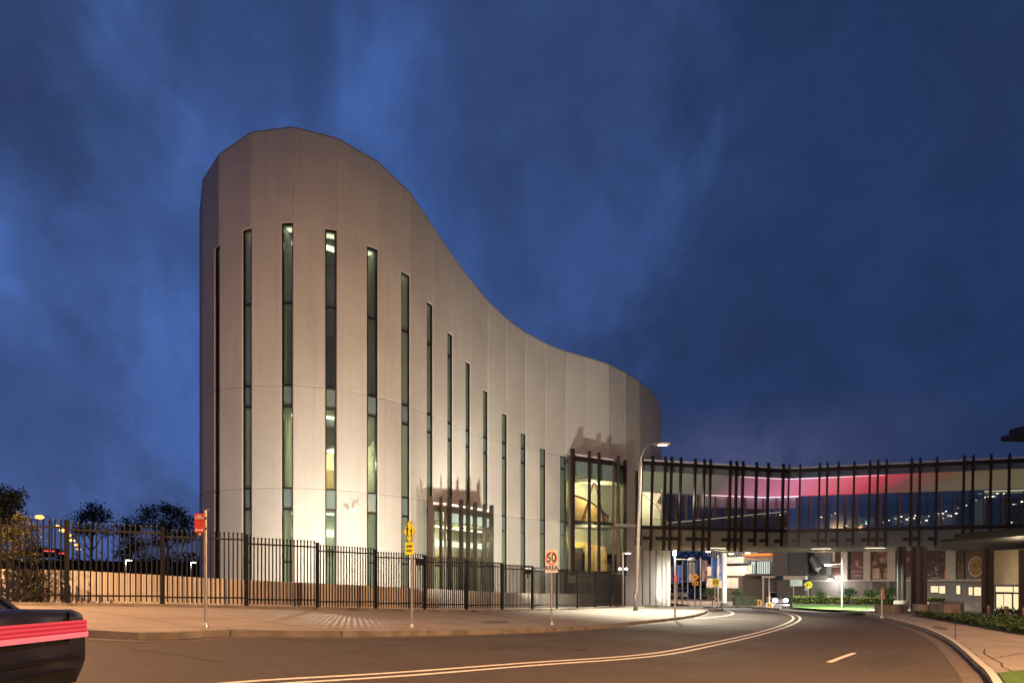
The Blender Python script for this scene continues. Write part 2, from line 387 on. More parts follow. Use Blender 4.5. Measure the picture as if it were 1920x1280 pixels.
def text(name, s, m, parent, loc, size, rz=0., bold=0.0, xs=1.0):
    cu = bpy.data.curves.new(name, 'FONT'); cu.body = s; cu.size = size; cu.align_x = 'CENTER'; cu.align_y = 'CENTER'; cu.extrude = .002; cu.offset = bold
    cu.materials.append(m)
    tmp = bpy.data.objects.new(name, cu); COL.objects.link(tmp)
    dg = bpy.context.evaluated_depsgraph_get(); me = bpy.data.meshes.new_from_object(tmp.evaluated_get(dg)); bpy.data.objects.remove(tmp); bpy.data.curves.remove(cu)
    o = bpy.data.objects.new(name, me); COL.objects.link(o); o.rotation_euler = (R(90), 0, rz); o.scale = (xs, 1, 1)
    o.parent = parent; o.location = Vector(loc)-world_loc(parent); return o
def lamp(name, kind, loc, energy, col, parent=None, target=None, angle=100, blend=.6, radius=.15):
    L = bpy.data.lights.new(name, kind); L.energy = energy; L.color = col
    L.shadow_soft_size = radius
    if kind == 'SPOT': L.spot_size = R(angle); L.spot_blend = blend
    o = bpy.data.objects.new(name, L); COL.objects.link(o); loc = Vector(loc)
    if parent is not None: o.parent = parent; o.location = loc-world_loc(parent)
    else: o.location = loc
    if target is not None: o.rotation_euler = (Vector(target)-loc).to_track_quat('-Z', 'Y').to_euler()
    return o
def sheet(poly, dz, step=1.2, skirt=0., zf=None):
    """a polygon cut into small cells that follows the ground; skirt gives it real thickness"""
    zf = zf or g
    bm = bmesh.new(); bm.faces.new([bm.verts.new((p[0], p[1], 0)) for p in poly])
    xs = [p[0] for p in poly]; ys = [p[1] for p in poly]
    for lo, hi, nrm in ((min(xs), max(xs), (1, 0, 0)), (min(ys), max(ys), (0, 1, 0))):
        k = math.ceil(lo/step)
        while k*step < hi:
            bmesh.ops.bisect_plane(bm, geom=bm.verts[:]+bm.edges[:]+bm.faces[:], dist=1e-5, plane_co=tuple(k*step*a for a in nrm), plane_no=nrm); k += 1
    bmesh.ops.triangulate(bm, faces=[f for f in bm.faces if len(f.verts) > 4])
    for v in bm.verts: v.co.z = zf(v.co.x, v.co.y)+dz
    if skirt:
        be = [e for e in bm.edges if len(e.link_faces) == 1]
        r = bmesh.ops.extrude_edge_only(bm, edges=be)
        for v in r['geom']:
            if isinstance(v, bmesh.types.BMVert): v.co.z -= skirt
    bm.verts.index_update()
    mb = MB(); mb.add([v.co[:] for v in bm.verts], [[v.index for v in f.verts] for f in bm.faces]); bm.free(); return mb
def smooth_line(pts, step=.5):
    """Catmull-Rom through 2-D points, resampled"""
    P = [Vector((p[0], p[1])) for p in pts]; out_ = []
    for i in range(len(P)-1):
        a, b, c_, d = P[max(i-1, 0)], P[i], P[i+1], P[min(i+2, len(P)-1)]
        n = max(1, int((c_-b).length/step))
        for k in range(n):
            t = k/n
            out_.append(.5*((2*b)+(c_-a)*t+(2*a-5*b+4*c_-d)*t*t+(3*b-a-3*c_+d)*t**3))
    out_.append(P[-1]); return out_
def offset(line, d):
    o = []
    for i, p in enumerate(line):
        a = line[max(i-1, 0)]; b = line[min(i+1, len(line)-1)]; t = Vector((b[0]-a[0], b[1]-a[1])).normalized()
        o.append(Vector((p[0]-t.y*d, p[1]+t.x*d)))
    return o
def strip(line, d0, d1, dz, skirt=0.):
    """a ribbon along a line between two side offsets, following the ground"""
    A, B = offset(line, d0), offset(line, d1); mb = MB(); n = len(line)
    vs = [(p.x, p.y, g(p.x, p.y)+dz) for p in A]+[(p.x, p.y, g(p.x, p.y)+dz) for p in B]
    fs = [(i, i+1, n+i+1, n+i) for i in range(n-1)]
    if skirt:
        vs += [(x, y, z-skirt) for x, y, z in vs]
        fs += [(i, i+1, 2*n+i+1, 2*n+i) for i in range(n-1)]+[(n+i, n+i+1, 3*n+i+1, 3*n+i) for i in range(n-1)]
        fs += [(0, n, 3*n, 2*n), (n-1, 2*n-1, 4*n-1, 3*n-1)]
    return mb.add(vs, fs)

# ================================================================== SETTING: ground, road, paths
def grid_axis(lo, hi, near_lo, near_hi, st):
    a = []; x = near_lo
    while x <= near_hi: a.append(x); x += st
    x, d = near_lo, st
    while x > lo: d *= 1.35; x -= d; a.insert(0, x)
    x, d = near_hi, st
    while x < hi: d *= 1.35; x += d; a.append(x)
    return a
gx = grid_axis(-1200, 1200, -60, 70, 2.); gy = grid_axis(-200, 1800, -12, 110, 2.)
mb = MB(); mb.add([(x, y, g(x, y)-.03-(2.0 if (y > 150 or abs(x) > 150) else 0)) for y in gy for x in gx],
                  [(j*len(gx)+i, j*len(gx)+i+1, (j+1)*len(gx)+i+1, (j+1)*len(gx)+i) for j in range(len(gy)-1) for i in range(len(gx)-1)])
struct(mb.build('ground', M['earth'], smooth=True))

KL = [(-26, 11.6), (-17, 12.9)]+[tuple(gpx(*p)[:2]) for p in ((130, 1193), (432, 1193), (640, 1194), (870, 1190), (1000, 1186), (1100, 1180), (1200, 1170), (1270, 1162), (1300, 1157))]
tip = [tuple(gpx(*p)[:2]) for p in ((1320, 1151), (1326, 1147), (1320, 1143), (1300, 1138), (1268, 1132.5), (1246, 1130))]
kerb_l = smooth_line(KL+tip, .6)
road_poly = [(-26, -10), (40, -10), (40, 40), (48, 70), (44, 120), (8, 120), (8, 60), (-26, 16)]
struct(sheet(road_poly, 0., 1.5).build('road', M['asphalt'], smooth=True))
struct(strip(kerb_l, 0, .16, .13, .2).build('kerb', M['kerb']))
struct(strip(kerb_l, -.32, -.001, .006).build('gutter', M['gutter']))
mb = MB(); acc = 0; off_ = offset(kerb_l, -.003); off2 = offset(kerb_l, .165)
for k in range(1, len(kerb_l)):
    acc += (kerb_l[k]-kerb_l[k-1]).length
    if acc > 2.4:
        acc = 0; a, b = off_[k], off2[k]; z = g(a.x, a.y); mb.bar((a.x, a.y, z+.062), (b.x, b.y, z+.062), .025, .142)
struct(mb.build('kerb_joint', M['earth']))

FEN = [(-17.8, 17.0), (-15.5, 16.75), (-13.2, 16.6), (-11.1, 16.8), (-9.6, 18.8), (-7.7, 19.8), (-6.3, 22), (-4.9, 24.6), (-3.33, 26.2), (-1.93, 28.6), (-.43, 30.8), (1, 33.3), (2.4, 36), (3.6, 38), (5.06, 41), (6.3, 43.6), (7.55, 45.8)]
# smooth the measured fence run a little, keeping the ends
FEN = [FEN[0]]+[tuple(.25*FEN[i-1][k]+.5*FEN[i][k]+.25*FEN[i+1][k] for k in (0, 1)) for i in range(1, len(FEN)-1)]+[FEN[-1]]
foot_in = offset(kerb_l, .162)
fen_back = offset([Vector(p) for p in FEN], .35)
fp = [(p.x, p.y) for p in foot_in]+[(14.6, 60.5), (12.5, 60.5), (11.2, 57.0), (9.5, 53.2), (8.8, 51.5), (8.3, 50.0), (8.0, 46.4)]+[(p.x, p.y) for p in reversed(fen_back)]+[(-26, 13.0)]
struct(sheet(fp, .126, 1.0).build('footpath', M['paving']))
# right-hand kerb, footpath and verge
KR = [tuple(gpx(*p)[:2]) for p in ((1858, 1281), (1832, 1252), (1802, 1223), (1776, 1203), (1740, 1185), (1700, 1172), (1660, 1161), (1620, 1153), (1585, 1147.5), (1545, 1144), (1510, 1141.5), (1488, 1139))]
KR = [(1.6, .6), (4.6, 6.0)]+KR+[(KR[-1][0]-2.5, KR[-1][1]+6), (KR[-1][0]-5.5, KR[-1][1]+22), (KR[-1][0]-8, KR[-1][1]+50)]
kerb_r = smooth_line(KR, .6)
struct(strip(kerb_r, -.16, 0, .13, .2).build('kerb', M['kerb']))
struct(strip(kerb_r, .001, .42, .006).build('gutter', M['gutter']))
m_glint, t_, p_ = principled('kerb_glint_white'); p_.inputs['Base Color'].default_value = (.80, .80, .78, 1); p_.inputs['Roughness'].default_value = .15; p_.inputs['Specular IOR Level'].default_value = .9
struct(strip([p for p in kerb_r if 9 < p.y < 40], -.10, .02, .135).build('kerb_glint', m_glint))  # white strip that paints the bright glint along the kerb
rp = [(p.x, p.y) for p in offset(kerb_r, -.162) if p.y < 105]
struct(sheet(rp+[(60, 105), (60, 5)], .126, 1.5).build('footpath', M['paving']))
def pp(*pts, dz=.13): return [tuple(gpx(x, y, dz)[:2]) for x, y in pts]
# lawns on the far verge
lf = smooth_line([tuple(gpx(x, y, .14)[:2]) for x, y in ((1486, 1138), (1530, 1141), (1580, 1143.4), (1625, 1142), (1650, 1139.5))], .5); mb = MB(); nl = len(lf); NR = 8
for j in range(NR+1):
    for k, p in enumerate(lf):
        t = k/(nl-1); x = 1484+t*180; q = px(x, 1131+2.5*t, 57.6-1.2*t); a = Vector((p.x, p.y, g(p.x, p.y)+.15)); u = j/NR
        mb.v.append(tuple(a.lerp(q, u)+Vector((0, 0, .10*math.sin(u*math.pi)))))
mb.f += [(j*nl+k, j*nl+k+1, (j+1)*nl+k+1, (j+1)*nl+k) for j in range(NR) for k in range(nl-1)]
struct(mb.build('lawn', M['grass'], smooth=True))
struct(sheet(pp((1578, 1145.5), (1588, 1147.2), (1622, 1149), (1615, 1145.8)), .15, .6, .05).build('lawn', M['grass']))
struct(sheet(pp((1872, 1262), (1925, 1256), (2010, 1256), (2010, 1310), (1905, 1310)), .15, .6, .05).build('lawn', M['grass']))
struct(sheet(pp((1208, 1137.5), (1232, 1138), (1252, 1133), (1246, 1131), (1222, 1133)), .15, .6, .05).build('lawn', M['grass']))

# painted markings
DL = [tuple(gpx(*p)[:2]) for p in ((340, 1292), (500, 1278.5), (740, 1264), (980, 1245.5), (1220, 1227.5), (1340, 1206), (1430, 1185.5), (1475, 1171), (1493, 1161), (1490, 1154), (1472, 1148.5), (1440, 1144))]
dl = smooth_line(DL, .4)
struct(strip(dl, .10, .21, .004).build('lane_marking', M['paint']))
struct(strip(dl, -.21, -.10, .004).build('lane_marking', M['paint']))
struct(strip([Vector(tuple(gpx(*p)[:2])) for p in ((1554, 1241), (1578, 1232), (1602, 1223.5))], -.06, .06, .004).build('lane_marking', M['paint']))
arc = smooth_line([tuple(gpx(*p)[:2]) for p in ((1300, 1159.5), (1335, 1156.5), (1360, 1154), (1374, 1150.5), (1372, 1147), (1362, 1143))], .4)
struct(strip(arc, -.06, .06, .004).build('lane_marking', M['paint']))
zb = MB()
for k in range(9):
    xa = 1352+k*15.5
    q = [gpx(xa, 1140.6-.12*k, .004), gpx(xa+8, 1140.6-.12*k, .004), gpx(xa+6.5, 1137.2-.12*k, .004), gpx(xa-1.5, 1137.2-.12*k, .004)]
    zb.add([tuple(v) for v in q], [(0, 1, 2, 3)])
struct(zb.build('zebra_crossing', M['paint']))
def pad(poly, name='traffic_island'): return struct(sheet(poly, .13, .8, .15).build(name, M['kerb']))
pad(pp((1316, 1136.5), (1344, 1136.8), (1344, 1134.5), (1316, 1134.5)))
pad(pp((1329, 1141), (1352, 1141.3), (1356, 1138.8), (1333, 1138.4)))
pad(pp((1408, 1136.5), (1462, 1139.8), (1466, 1137), (1412, 1134)))

# ================================================================== plinth wall and terrace
WT = [(-20, .42), (-13, .36), (-11.6, .33), (-9.4, .15), (-8.1, .07), (-6.2, -.06), (-3.5, -.25), (.5, -.55), (7.5, -.83), (9, -.86)]
def wt(X): return EYE+_lin(WT, X)
wall_line = offset([Vector(p) for p in FEN], 1.35)
wall_line = [Vector((-20.5, 18.6))]+wall_line; wall_line[-1] = Vector((7.0, 46.6))
A, B = wall_line, offset(wall_line, .22); mb = MB()
for i in range(len(A)-1):
    mb.prism([A[i], A[i+1], B[i+1], B[i]], lambda x, y: g(x, y)-.3, lambda x, y: wt(x))
pl = mb.build('plinth_wall', M['plinth']); tag(pl, 'long low ribbed concrete retaining wall striped with fence shadows behind the fence', 'wall')
edge = strip([Vector(p) for p in FEN], -.14, .14, .20, .25)
tag(edge.build('kerb_plinth', M['kerb']), 'low concrete edging strip the black fence posts stand on', 'edging')

# ================================================================== THEATRE BUILDING
# joint positions: photo x, depth, top (above eye) measured along the facade's panel joints
J = [(374, 34.9, 19.0), (379.5, 32.95, 19.42), (411, 31.65, 19.86), (471, 31.0, 20.44), (549, 30.9, 20.62), (632, 31.55, 20.53), (709, 32.95, 20.3), (769, 34.7, 19.82),
     (812, 36.7, 19.12), (849, 38.65, 18.5), (882, 40.6, 18.02), (915, 42.45, 17.5), (951, 44.2, 17.06), (986, 45.85, 16.78), (1023, 47.1, 16.5), (1061, 48.2, 16.32),
     (1100, 49.0, 16.18), (1140.5, 49.75, 15.93), (1172, 51.0, 15.7), (1198, 52.7, 15.55), (1218, 54.6, 15.45), (1233.5, 56.5, 15.1), (1241, 58.5, 14.7)]
FP = [Vector(((x-960)/F*Y, Y)) for x, Y, _ in J]; FT = [EYE+t for _, _, t in J]
wtops = {2: 15.65, 3: 16.1, 4: 16.3, 5: 16.27, 6: 16.07, 7: 15.6, 8: 14.9, 9: 14.0, 10: 13.0, 11: 11.85, 12: 10.85, 13: 9.95, 14: 9.2, 15: 8.9, 19: 8.6}
ZA, ZB, ZM, ZS = EYE+8.96, EYE+4.3, EYE+12.7, EYE+.95
ZBOT = -.35
theatre = thing('theatre_building', (FP[4].x, FP[4].y, 0), 'tall pale concrete building with a curved sweeping facade and slim vertical window slots', 'building')
th = .30
def inset_poly(poly, d):
    n = len(poly); o = []
    area = sum(poly[i][0]*poly[(i+1) % n][1]-poly[(i+1) % n][0]*poly[i][1] for i in range(n))
    sgn = 1 if area > 0 else -1
    for i in range(n):
        a, b, c_ = Vector(poly[i-1]), Vector(poly[i]), Vector(poly[(i+1) % n])
        t1, t2 = (b-a).normalized(), (c_-b).normalized()
        n1_, n2_ = Vector((-t1.y, t1.x))*sgn, Vector((-t2.y, t2.x))*sgn
        k = d/max(.2, (1+n1_.dot(n2_)))
        o.append(b+(n1_+n2_)*k)
    return o
def facade_piece(P0, P1, poly, depth=th, cham=.034):
    """poly in (metres along P0->P1, z); outer face chamfered so that joints catch the light"""
    d = (P1-P0).normalized(); nrm = Vector((d.y, -d.x))       # outward (towards the street)
    ins = inset_poly(poly, cham); n = len(poly)
    def at(u, z, o): q = P0+d*u+nrm*o; return (q.x, q.y, z)
    vs = [at(u, z, 0) for u, z in ins]+[at(u, z, -cham) for u, z in poly]+[at(u, z, -depth) for u, z in poly]
    fs = [tuple(range(n))]+[(i, (i+1) % n, n+(i+1) % n, n+i) for i in range(n)]+[(n+i, n+(i+1) % n, 2*n+(i+1) % n, 2*n+i) for i in range(n)]+[tuple(range(2*n, 3*n))[::-1]]
    return MB().add(vs, fs)
WF = .27
g_rev = glow_mat('reveal_fill_glow', (1.0, .88, .62), 2.2)
for i in range(1, len(FP)):
    P0, P1 = FP[i-1], FP[i]; L = (P1-P0).length; t0, t1 = FT[i-1], FT[i]
    wz = EYE+wtops[i] if i in wtops else None
    wl = L*(1-WF)
    def col(z0, z1a, z1b):
        """one stacked panel from z0 to its top, with the window slot cut out of its right end"""
        if wz is None or wz <= z0: return [(0, z0), (L, z0), (L, z1b), (0, z1a)]
        if wz >= max(z1a, z1b)-.01: return [(0, z0), (wl, z0), (wl, z1a+(z1b-z1a)*wl/L), (0, z1a)]
        return [(0, z0), (wl, z0), (wl, wz), (L, wz), (L, z1b), (0, z1a)]
    zlow = EYE+8.5 if i in (16, 17, 18) else EYE+9.54 if i >= 20 else (ZB if i in (9, 10, 11) else ZBOT)
    for z0, za, zb_ in ((ZBOT, ZB, ZB), (ZB, ZA, ZA), (ZA, t0, t1)):
        z0 = max(z0, zlow)
        if z0 >= za: continue
        facade_piece(P0, P1, col(z0, za, zb_)).build('wall_panel', M['concrete'], theatre)
    if wz:
        d = (P1-P0)/L; nrm = Vector((d.y, -d.x)); rz = math.atan2(d.y, d.x)
        def W3(u, z, o): q = P0+d*u+nrm*o; return Vector((q.x, q.y, z))
        fr = MB(); fo = -.13; fw = .055; zb0 = zlow
        for u in (wl+fw/2, L-fw/2): fr.box(W3(u, (zb0+wz)/2, fo), (fw, .16, wz-zb0), rz)
        fr.box(W3((wl+L)/2, wz-fw/2, fo), (L-wl-2*fw, .155, fw), rz)
        bars = [z for z in (ZM, ZA, ZA-.95, ZB, ZB-.95, ZS) if zb0+.2 < z < wz-.4]
        for z in bars: fr.box(W3((wl+L)/2, z, fo+.02), (L-wl-2*fw, .12, .07), rz)
        win = fr.build('window', M['frame'], theatre)
        edges_ = [wz]+bars+[zb0]
        for za, zb_ in zip(edges_, edges_[1:]):
            sp = any(abs(za-q) < .01 for q in (ZA, ZB)) or (za == wz and i >= 14)
            pm = MB().box(W3((wl+L)/2, (za+zb_)/2, fo-.02), (L-wl-2*fw, .02, za-zb_-.07), rz)
            pm.build('spandrel_pane' if sp else 'pane', M['spandrel'] if sp else M['pane_dark'] if i in (4, 5, 6) else M['pane'], win)
        rv = MB()
        for u in (wl-.03, L+.03): rv.bar(W3(u, (zb0+wz)/2, -.24), W3(u, (zb0+wz)/2, -1.25), .05, wz-zb0)
        rv.box(W3((wl+L)/2, wz+.04, -.75), (L-wl+.1, 1.0, .06), rz)
        rv.build('reveal', M['cream'], win)
        MB().box(W3((wl+L)/2, wz-.03, -.62), (L-wl-.12, .3, .04), rz).build('reveal_fill', g_rev, win)  # glow strip added at the head to brighten the reveal
# back of the building and its roof (closes the volume)
back = [Vector(p) for p in ((12.9, 62), (11, 66), (2, 70), (-9, 62), (-15, 50), (-17.2, 41), (-16.9, 37.2))]
ring = FP+back; rt = FT+[EYE+14.4, EYE+14.4, EYE+15, EYE+17, EYE+18.5, EYE+18.7, EYE+18.9]
mb = MB(); n = len(ring)
for i in range(len(FP)-1, n):
    a, b = ring[i], ring[(i+1) % n]; mb.add([(a.x, a.y, ZBOT), (b.x, b.y, ZBOT), (b.x, b.y, rt[(i+1) % n]), (a.x, a.y, rt[i])], [(0, 1, 2, 3)])
mb.build('rear_wall', M['concrete'], theatre)
inner = offset(FP, th+.02)
mb = MB(); rp_ = [(p.x, p.y) for p in inner]+[(p.x, p.y) for p in back]
zr = [t-1.0 for t in FT]+[t-1.0 for t in rt[len(FT):]]
mb.add([(x, y, z) for (x, y), z in zip(rp_, zr)], [tuple(range(len(rp_)))])
mb.add([(p.x, p.y, z-.25) for p, z in zip(inner, FT)]+[(p.x, p.y, z-1.0) for p, z in zip(inner, FT)], [(i, i+1, len(inner)+i+1, len(inner)+i) for i in range(len(inner)-1)])
mb.build('roof', M['slab'], theatre)
# copings along the parapet
mb = MB(); cop = offset(FP, .152)
for i in range(1, len(FP)):
    a, b = FP[i-1], FP[i]; a, b = cop[i-1], cop[i]; mb.bar((a.x, a.y, FT[i-1]+.012), (b.x, b.y, FT[i]+.012), .29, .03)
mb.build('coping', M['slab'], theatre)
# interior: floor slabs, foyer wall, ceiling strips
room = offset(FP[1:16], 3.6); lightline = offset(FP[1:16], 1.7); wl_in = offset(FP[1:16], th+.02)
def ribbon(line, z0, z1):
    n = len(line); return MB().add([(p.x, p.y, z0) for p in line]+[(p.x, p.y, z1) for p in line], [(i, i+1, n+i+1, n+i) for i in range(n-1)])
def deck(la, lb, z0, z1):
    mb_ = MB()
    for i in range(len(la)-1): mb_.prism([la[i], la[i+1], lb[i+1], lb[i]], z0, z1)
    return mb_
for z in (ZB, ZA): deck(wl_in, offset(FP[1:16], 3.55), z-.95, z-.02).build('floor_slab', M['cream'], theatre)
deck(wl_in[:9], offset(FP[1:16], 3.55)[:9], EYE+16.38, EYE+16.5).build('ceiling', M['cream'], theatre)
ribbon(room, ZBOT, ZB-.95).build('foyer_wall', M['cream'], theatre)
ribbon(room, ZB, ZB+1.5).build('foyer_wall', M['timber'], theatre)
ribbon(room, ZB+1.5, ZB+2.6).build('foyer_wall', M['cream'], theatre)
ribbon(room, ZB+2.6, ZA-.95).build('batten_screen', M['batten'], theatre)
ribbon(room, ZA, ZM).build('batten_screen', M['batten'], theatre)
ribbon(room, ZM, EYE+16.4).build('foyer_wall', M['clubgrey'], theatre)
ribbon(offset(FP[1:16], 3.45), EYE+2.35, EYE+2.72).build('strip_light', M['g_strip'], theatre)
ribbon(offset(FP[1:16], 3.52), EYE+1.35, EYE+1.75).build('timber_band', M['timber'], theatre)
g_in1 = glow_mat('ceiling_strip_glow', (1.0, .83, .52), 9.); g_in2 = glow_mat('ceiling_strip_dim', (1.0, .86, .60), 4.)
for d0, d1 in ((1.5, 1.8),):
    deck(offset(FP[1:16], d0), offset(FP[1:16], d1), ZA-1.0, ZA-.955).build('ceiling_light', g_in1, theatre)
    deck(offset(FP[1:16], d0), offset(FP[1:16], d1), ZB-1.0, ZB-.955).build('ceiling_light', g_in1, theatre)
deck(offset(FP[1:16], 1.8)[:8], offset(FP[1:16], 2.2)[:8], EYE+16.33, EYE+16.375).build('ceiling_light', g_in2, theatre)
# ---- bay windows
def bay(corners, z0, z1, fins, floors, head, name_mat, skirt_z):
    """corners: plan polyline from facade, along the front, back to the facade; fins: (photo x) along the front polyline"""
    C = [Vector(c_) for c_ in corners]
    fr = MB()
    for a, b in zip(C, C[1:]):
        for z, h in ((z1-.16, .32), (z0+.06, .12)): fr.bar((a.x, a.y, z), (b.x, b.y, z), .14, h)
    for z in floors:
        for a, b in zip(C, C[1:]): fr.bar((a.x, a.y, z), (b.x, b.y, z), .10, .12)
    for c_ in C: fr.box((c_.x, c_.y, (z0+z1)/2-.002), (.13, .13, z1-z0-.01))
    bw = fr.build('bay_window', M['bronze'], theatre)
    for a, b in zip(C, C[1:]):
        MB().bar((a.x, a.y, (z0+z1)/2), (b.x, b.y, (z0+z1)/2), .02, z1-z0-.2).build('pane', M['pane_clear'], bw)
        hb = MB().bar((a.x, a.y, z1-.32-head/2), (b.x, b.y, z1-.32-head/2), .05, head-.02)
        hb.build('head_panel', M['spandrel'], bw)
    rf = MB(); pl_ = [(c_.x, c_.y) for c_ in C]; rf.prism(pl_, z1-.02, z1+.16); rf.build('bay_roof', M['flash'], bw)
    cl_ = MB(); cl_.prism([tuple(c_*.97+sum(C, Vector((0, 0)))/len(C)*.03) for c_ in C], z1-.32-head-.06, z1-.32-head); cl_.build('ceiling', M['cream'], bw)
    for fx in fins:
        u = (fx-960)/F
        for a, b in zip(C, C[1:]):
            den = (b.x-a.x)-u*(b.y-a.y)
            if abs(den) < 1e-6: continue
            t = (u*a.y-a.x)/den
            if -.02 <= t <= 1.02:
                p = a+(b-a)*t; d = (b-a).normalized(); nr = Vector((d.y, -d.x))
                q = p+nr*.17
                f_ = MB().box((q.x, q.y, (z0+z1)/2+.12), (.085, .24, z1-z0+.62), math.atan2(d.y, d.x)); f_.build('fin', M['bronze'], bw); break
    return bw
sb = [(-4.6, 36.6), (-4.05, 35.2), (-3.48, 35.55), (-1.22, 39.25), (-1.75, 41.6)]
bay(sb, wt(-3)-.4, EYE+4.0, [813, 824, 838, 860, 873, 886, 904, 917], [EYE+.9], .5, None, None)
rb = [(3.72, 48.0), (3.86, 45.85), (7.12, 48.05), (8.45, 50.7)]
bay(rb, EYE+.68, EYE+8.55, [1069, 1072, 1102, 1120, 1155, 1168], [EYE+4.15], 1.05, None, None)
# bay interiors
bi = MB(); bi.add([(3.9, 50.4, EYE+.7), (8.2, 52.6, EYE+.7), (8.2, 52.6, EYE+8.5), (3.9, 50.4, EYE+8.5)], [(0, 1, 2, 3)])
bi.build('foyer_wall', M['cream'], theatre)
MB().bar((8.35, 51.2, EYE+3.9), (8.2, 52.8, EYE+3.9), .06, 8.).build('foyer_wall', M['cream'], theatre)
MB().bar((3.7, 48.6, EYE+3.9), (3.6, 51.2, EYE+3.9), .06, 8.).build('foyer_wall', M['cream'], theatre)
# openings behind the bays: darker timber curve and floor
def arcwall(cx, cy, r, a0, a1, z0, z1a, z1b, m, name, n=14):
    v = []; 
    for k in range(n+1):
        t = k/n; a = R(a0+(a1-a0)*t); z1 = z1a+(z1b-z1a)*t*t
        v += [(cx+r*math.cos(a), cy+r*math.sin(a), z0), (cx+r*math.cos(a), cy+r*math.sin(a), z1)]
    return MB().add(v, [(2*k, 2*k+2, 2*k+3, 2*k+1) for k in range(n)]).build(name, m, theatre, smooth=True)

# ================================================================== FENCE
fence = thing('steel_fence', (FEN[3][0], FEN[3][1], g(*FEN[3])), 'black steel picket fence stepping down along the footpath in front of the building', 'fence')
FH = 2.08
for i in range(len(FEN)):
    x, y = FEN[i]; zb_ = g(x, y)+.18
    p = MB().box((x, y, zb_+FH/2-.03), (.085, .085, FH+.06), .98); p.build('post', M['fence'], fence)
    MB().box((x, y, zb_+FH+.02), (.10, .10, .035), .98).build('post_cap', M['fence'], fence)
for i in range(len(FEN)-1):
    a, b = Vector(FEN[i]), Vector(FEN[i+1]); d = b-a; L = d.length; d.normalize()
    za, zb_ = g(*a)+.18, g(*b)+.18; zt = max(za, zb_)*.55+min(za, zb_)*.45+FH-.02
    n = max(6, round(L/.128)); pk = MB(); sl = (zb_-za)
    for k in range(1, n):
        q = a+d*(L*k/n); z0 = za+sl*k/n+.07
        pk.tube([(q.x, q.y, z0), (q.x, q.y, zt)], .021, 6); pk.ball((q.x, q.y, zt+.012), .034, 6, 4)
    panel = pk.build('fence_panel', M['fence'], fence)
    a2, b2 = a+d*.04, b-d*.04
    MB().bar((a2.x, a2.y, zt-.16), (b2.x, b2.y, zt-.16), .04, .045).build('rail', M['fence'], panel)
    MB().bar((a2.x, a2.y, za+.20), (b2.x, b2.y, za+.20+sl*.5), .04, .045).build('rail', M['fence'], panel)
# short return at the far end
fr_ = thing('steel_fence', (7.55, 45.8, g(7.55, 45.8)), 'short black steel fence return between the long fence end and the big bay window', 'fence')
pk = MB(); a, b = Vector((7.55, 45.8)), Vector((4.4, 44.9))
for k in range(1, 23):
    q = a+(b-a)*k/23; pk.tube([(q.x, q.y, .9), (q.x, q.y, 2.35)], .0135, 6)
pn = pk.build('fence_panel', M['fence'], fr_)
for z in (2.2, 1.1): MB().bar((a.x, a.y, z), (b.x, b.y, z), .04, .045).build('rail', M['fence'], pn)

# ================================================================== terrace
tp = [(p.x, p.y) for p in offset(wall_line[2:], .1)]
tpoly = tp+[(8.4, 50.2), (3.9, 48.5)]+[(p.x, p.y) for p in reversed(offset(FP[:16], .15))]+[(-17.5, 30)]
struct(sheet(tpoly, -.42, 1.5, 0, lambda x, y: wt(x)).build('terrace', M['kerb']))
#PART2
# ================================================================== BRIDGE
def on_path(path, x, ext=.6):
    u = (x-960)/F; best = None
    for a, b in zip(path, path[1:]):
        a, b = Vector(a), Vector(b)
        den = (b.x-a.x)-u*(b.y-a.y)
        if abs(den) < 1e-9: continue
        t = (u*a.y-a.x)/den
        r_ = (a+(b-a)*t, (b-a).normalized())
        if -1e-6 <= t <= 1+1e-6: return r_
        e_ = max(-t, t-1)*(b-a).length
        if best is None or e_ < best[0]: best = (e_, r_)
    return best[1] if best and best[0] < 9 else None
BR = [Vector((10.15, 53.6)), Vector((23.3, 57.6)), Vector((39.2, 52.6)), Vector((54, 47.2))]
bridge = thing('footbridge', (23.3, 57.6, 0), 'glazed elevated footbridge with dark vertical fins and a pink lit ceiling across the road', 'bridge')
def bz(r): return EYE+r
def seg(line, o0, o1, z0, z1, name, m, parent=bridge, o2=None):
    deck(offset(line, o0), offset(line, o1), z0, z1)
    return deck(offset(line, o0), offset(line, o1), z0, z1).build(name, m, parent)
BW = 6.0
seg(BR, -.12, BW, bz(9.56), bz(9.70), 'roof', M['flash'])
seg(BR, -.06, .10, bz(9.27), bz(9.555), 'roof_beam', M['bronze'])
seg(BR, .02, .06, bz(8.80), bz(9.265), 'head_panel', M['bandglass'])
seg(BR, .10, .12, bz(8.80), bz(8.86), 'head_rail', M['bronze'])
seg(BR, -.10, BW, bz(4.22), bz(4.50), 'floor_slab', M['bronze'])
seg(BR, .9, BW-.6, bz(3.02), bz(4.215), 'deck_beam', mat('deck_paint', (.42, .36, .27), .7, .12))
seg(BR, .55, BW-.3, bz(2.88), bz(3.015), 'soffit', M['cream'])
seg(BR, BW-.1, BW, bz(8.0), bz(9.555), 'roof_beam', M['clubgrey'])
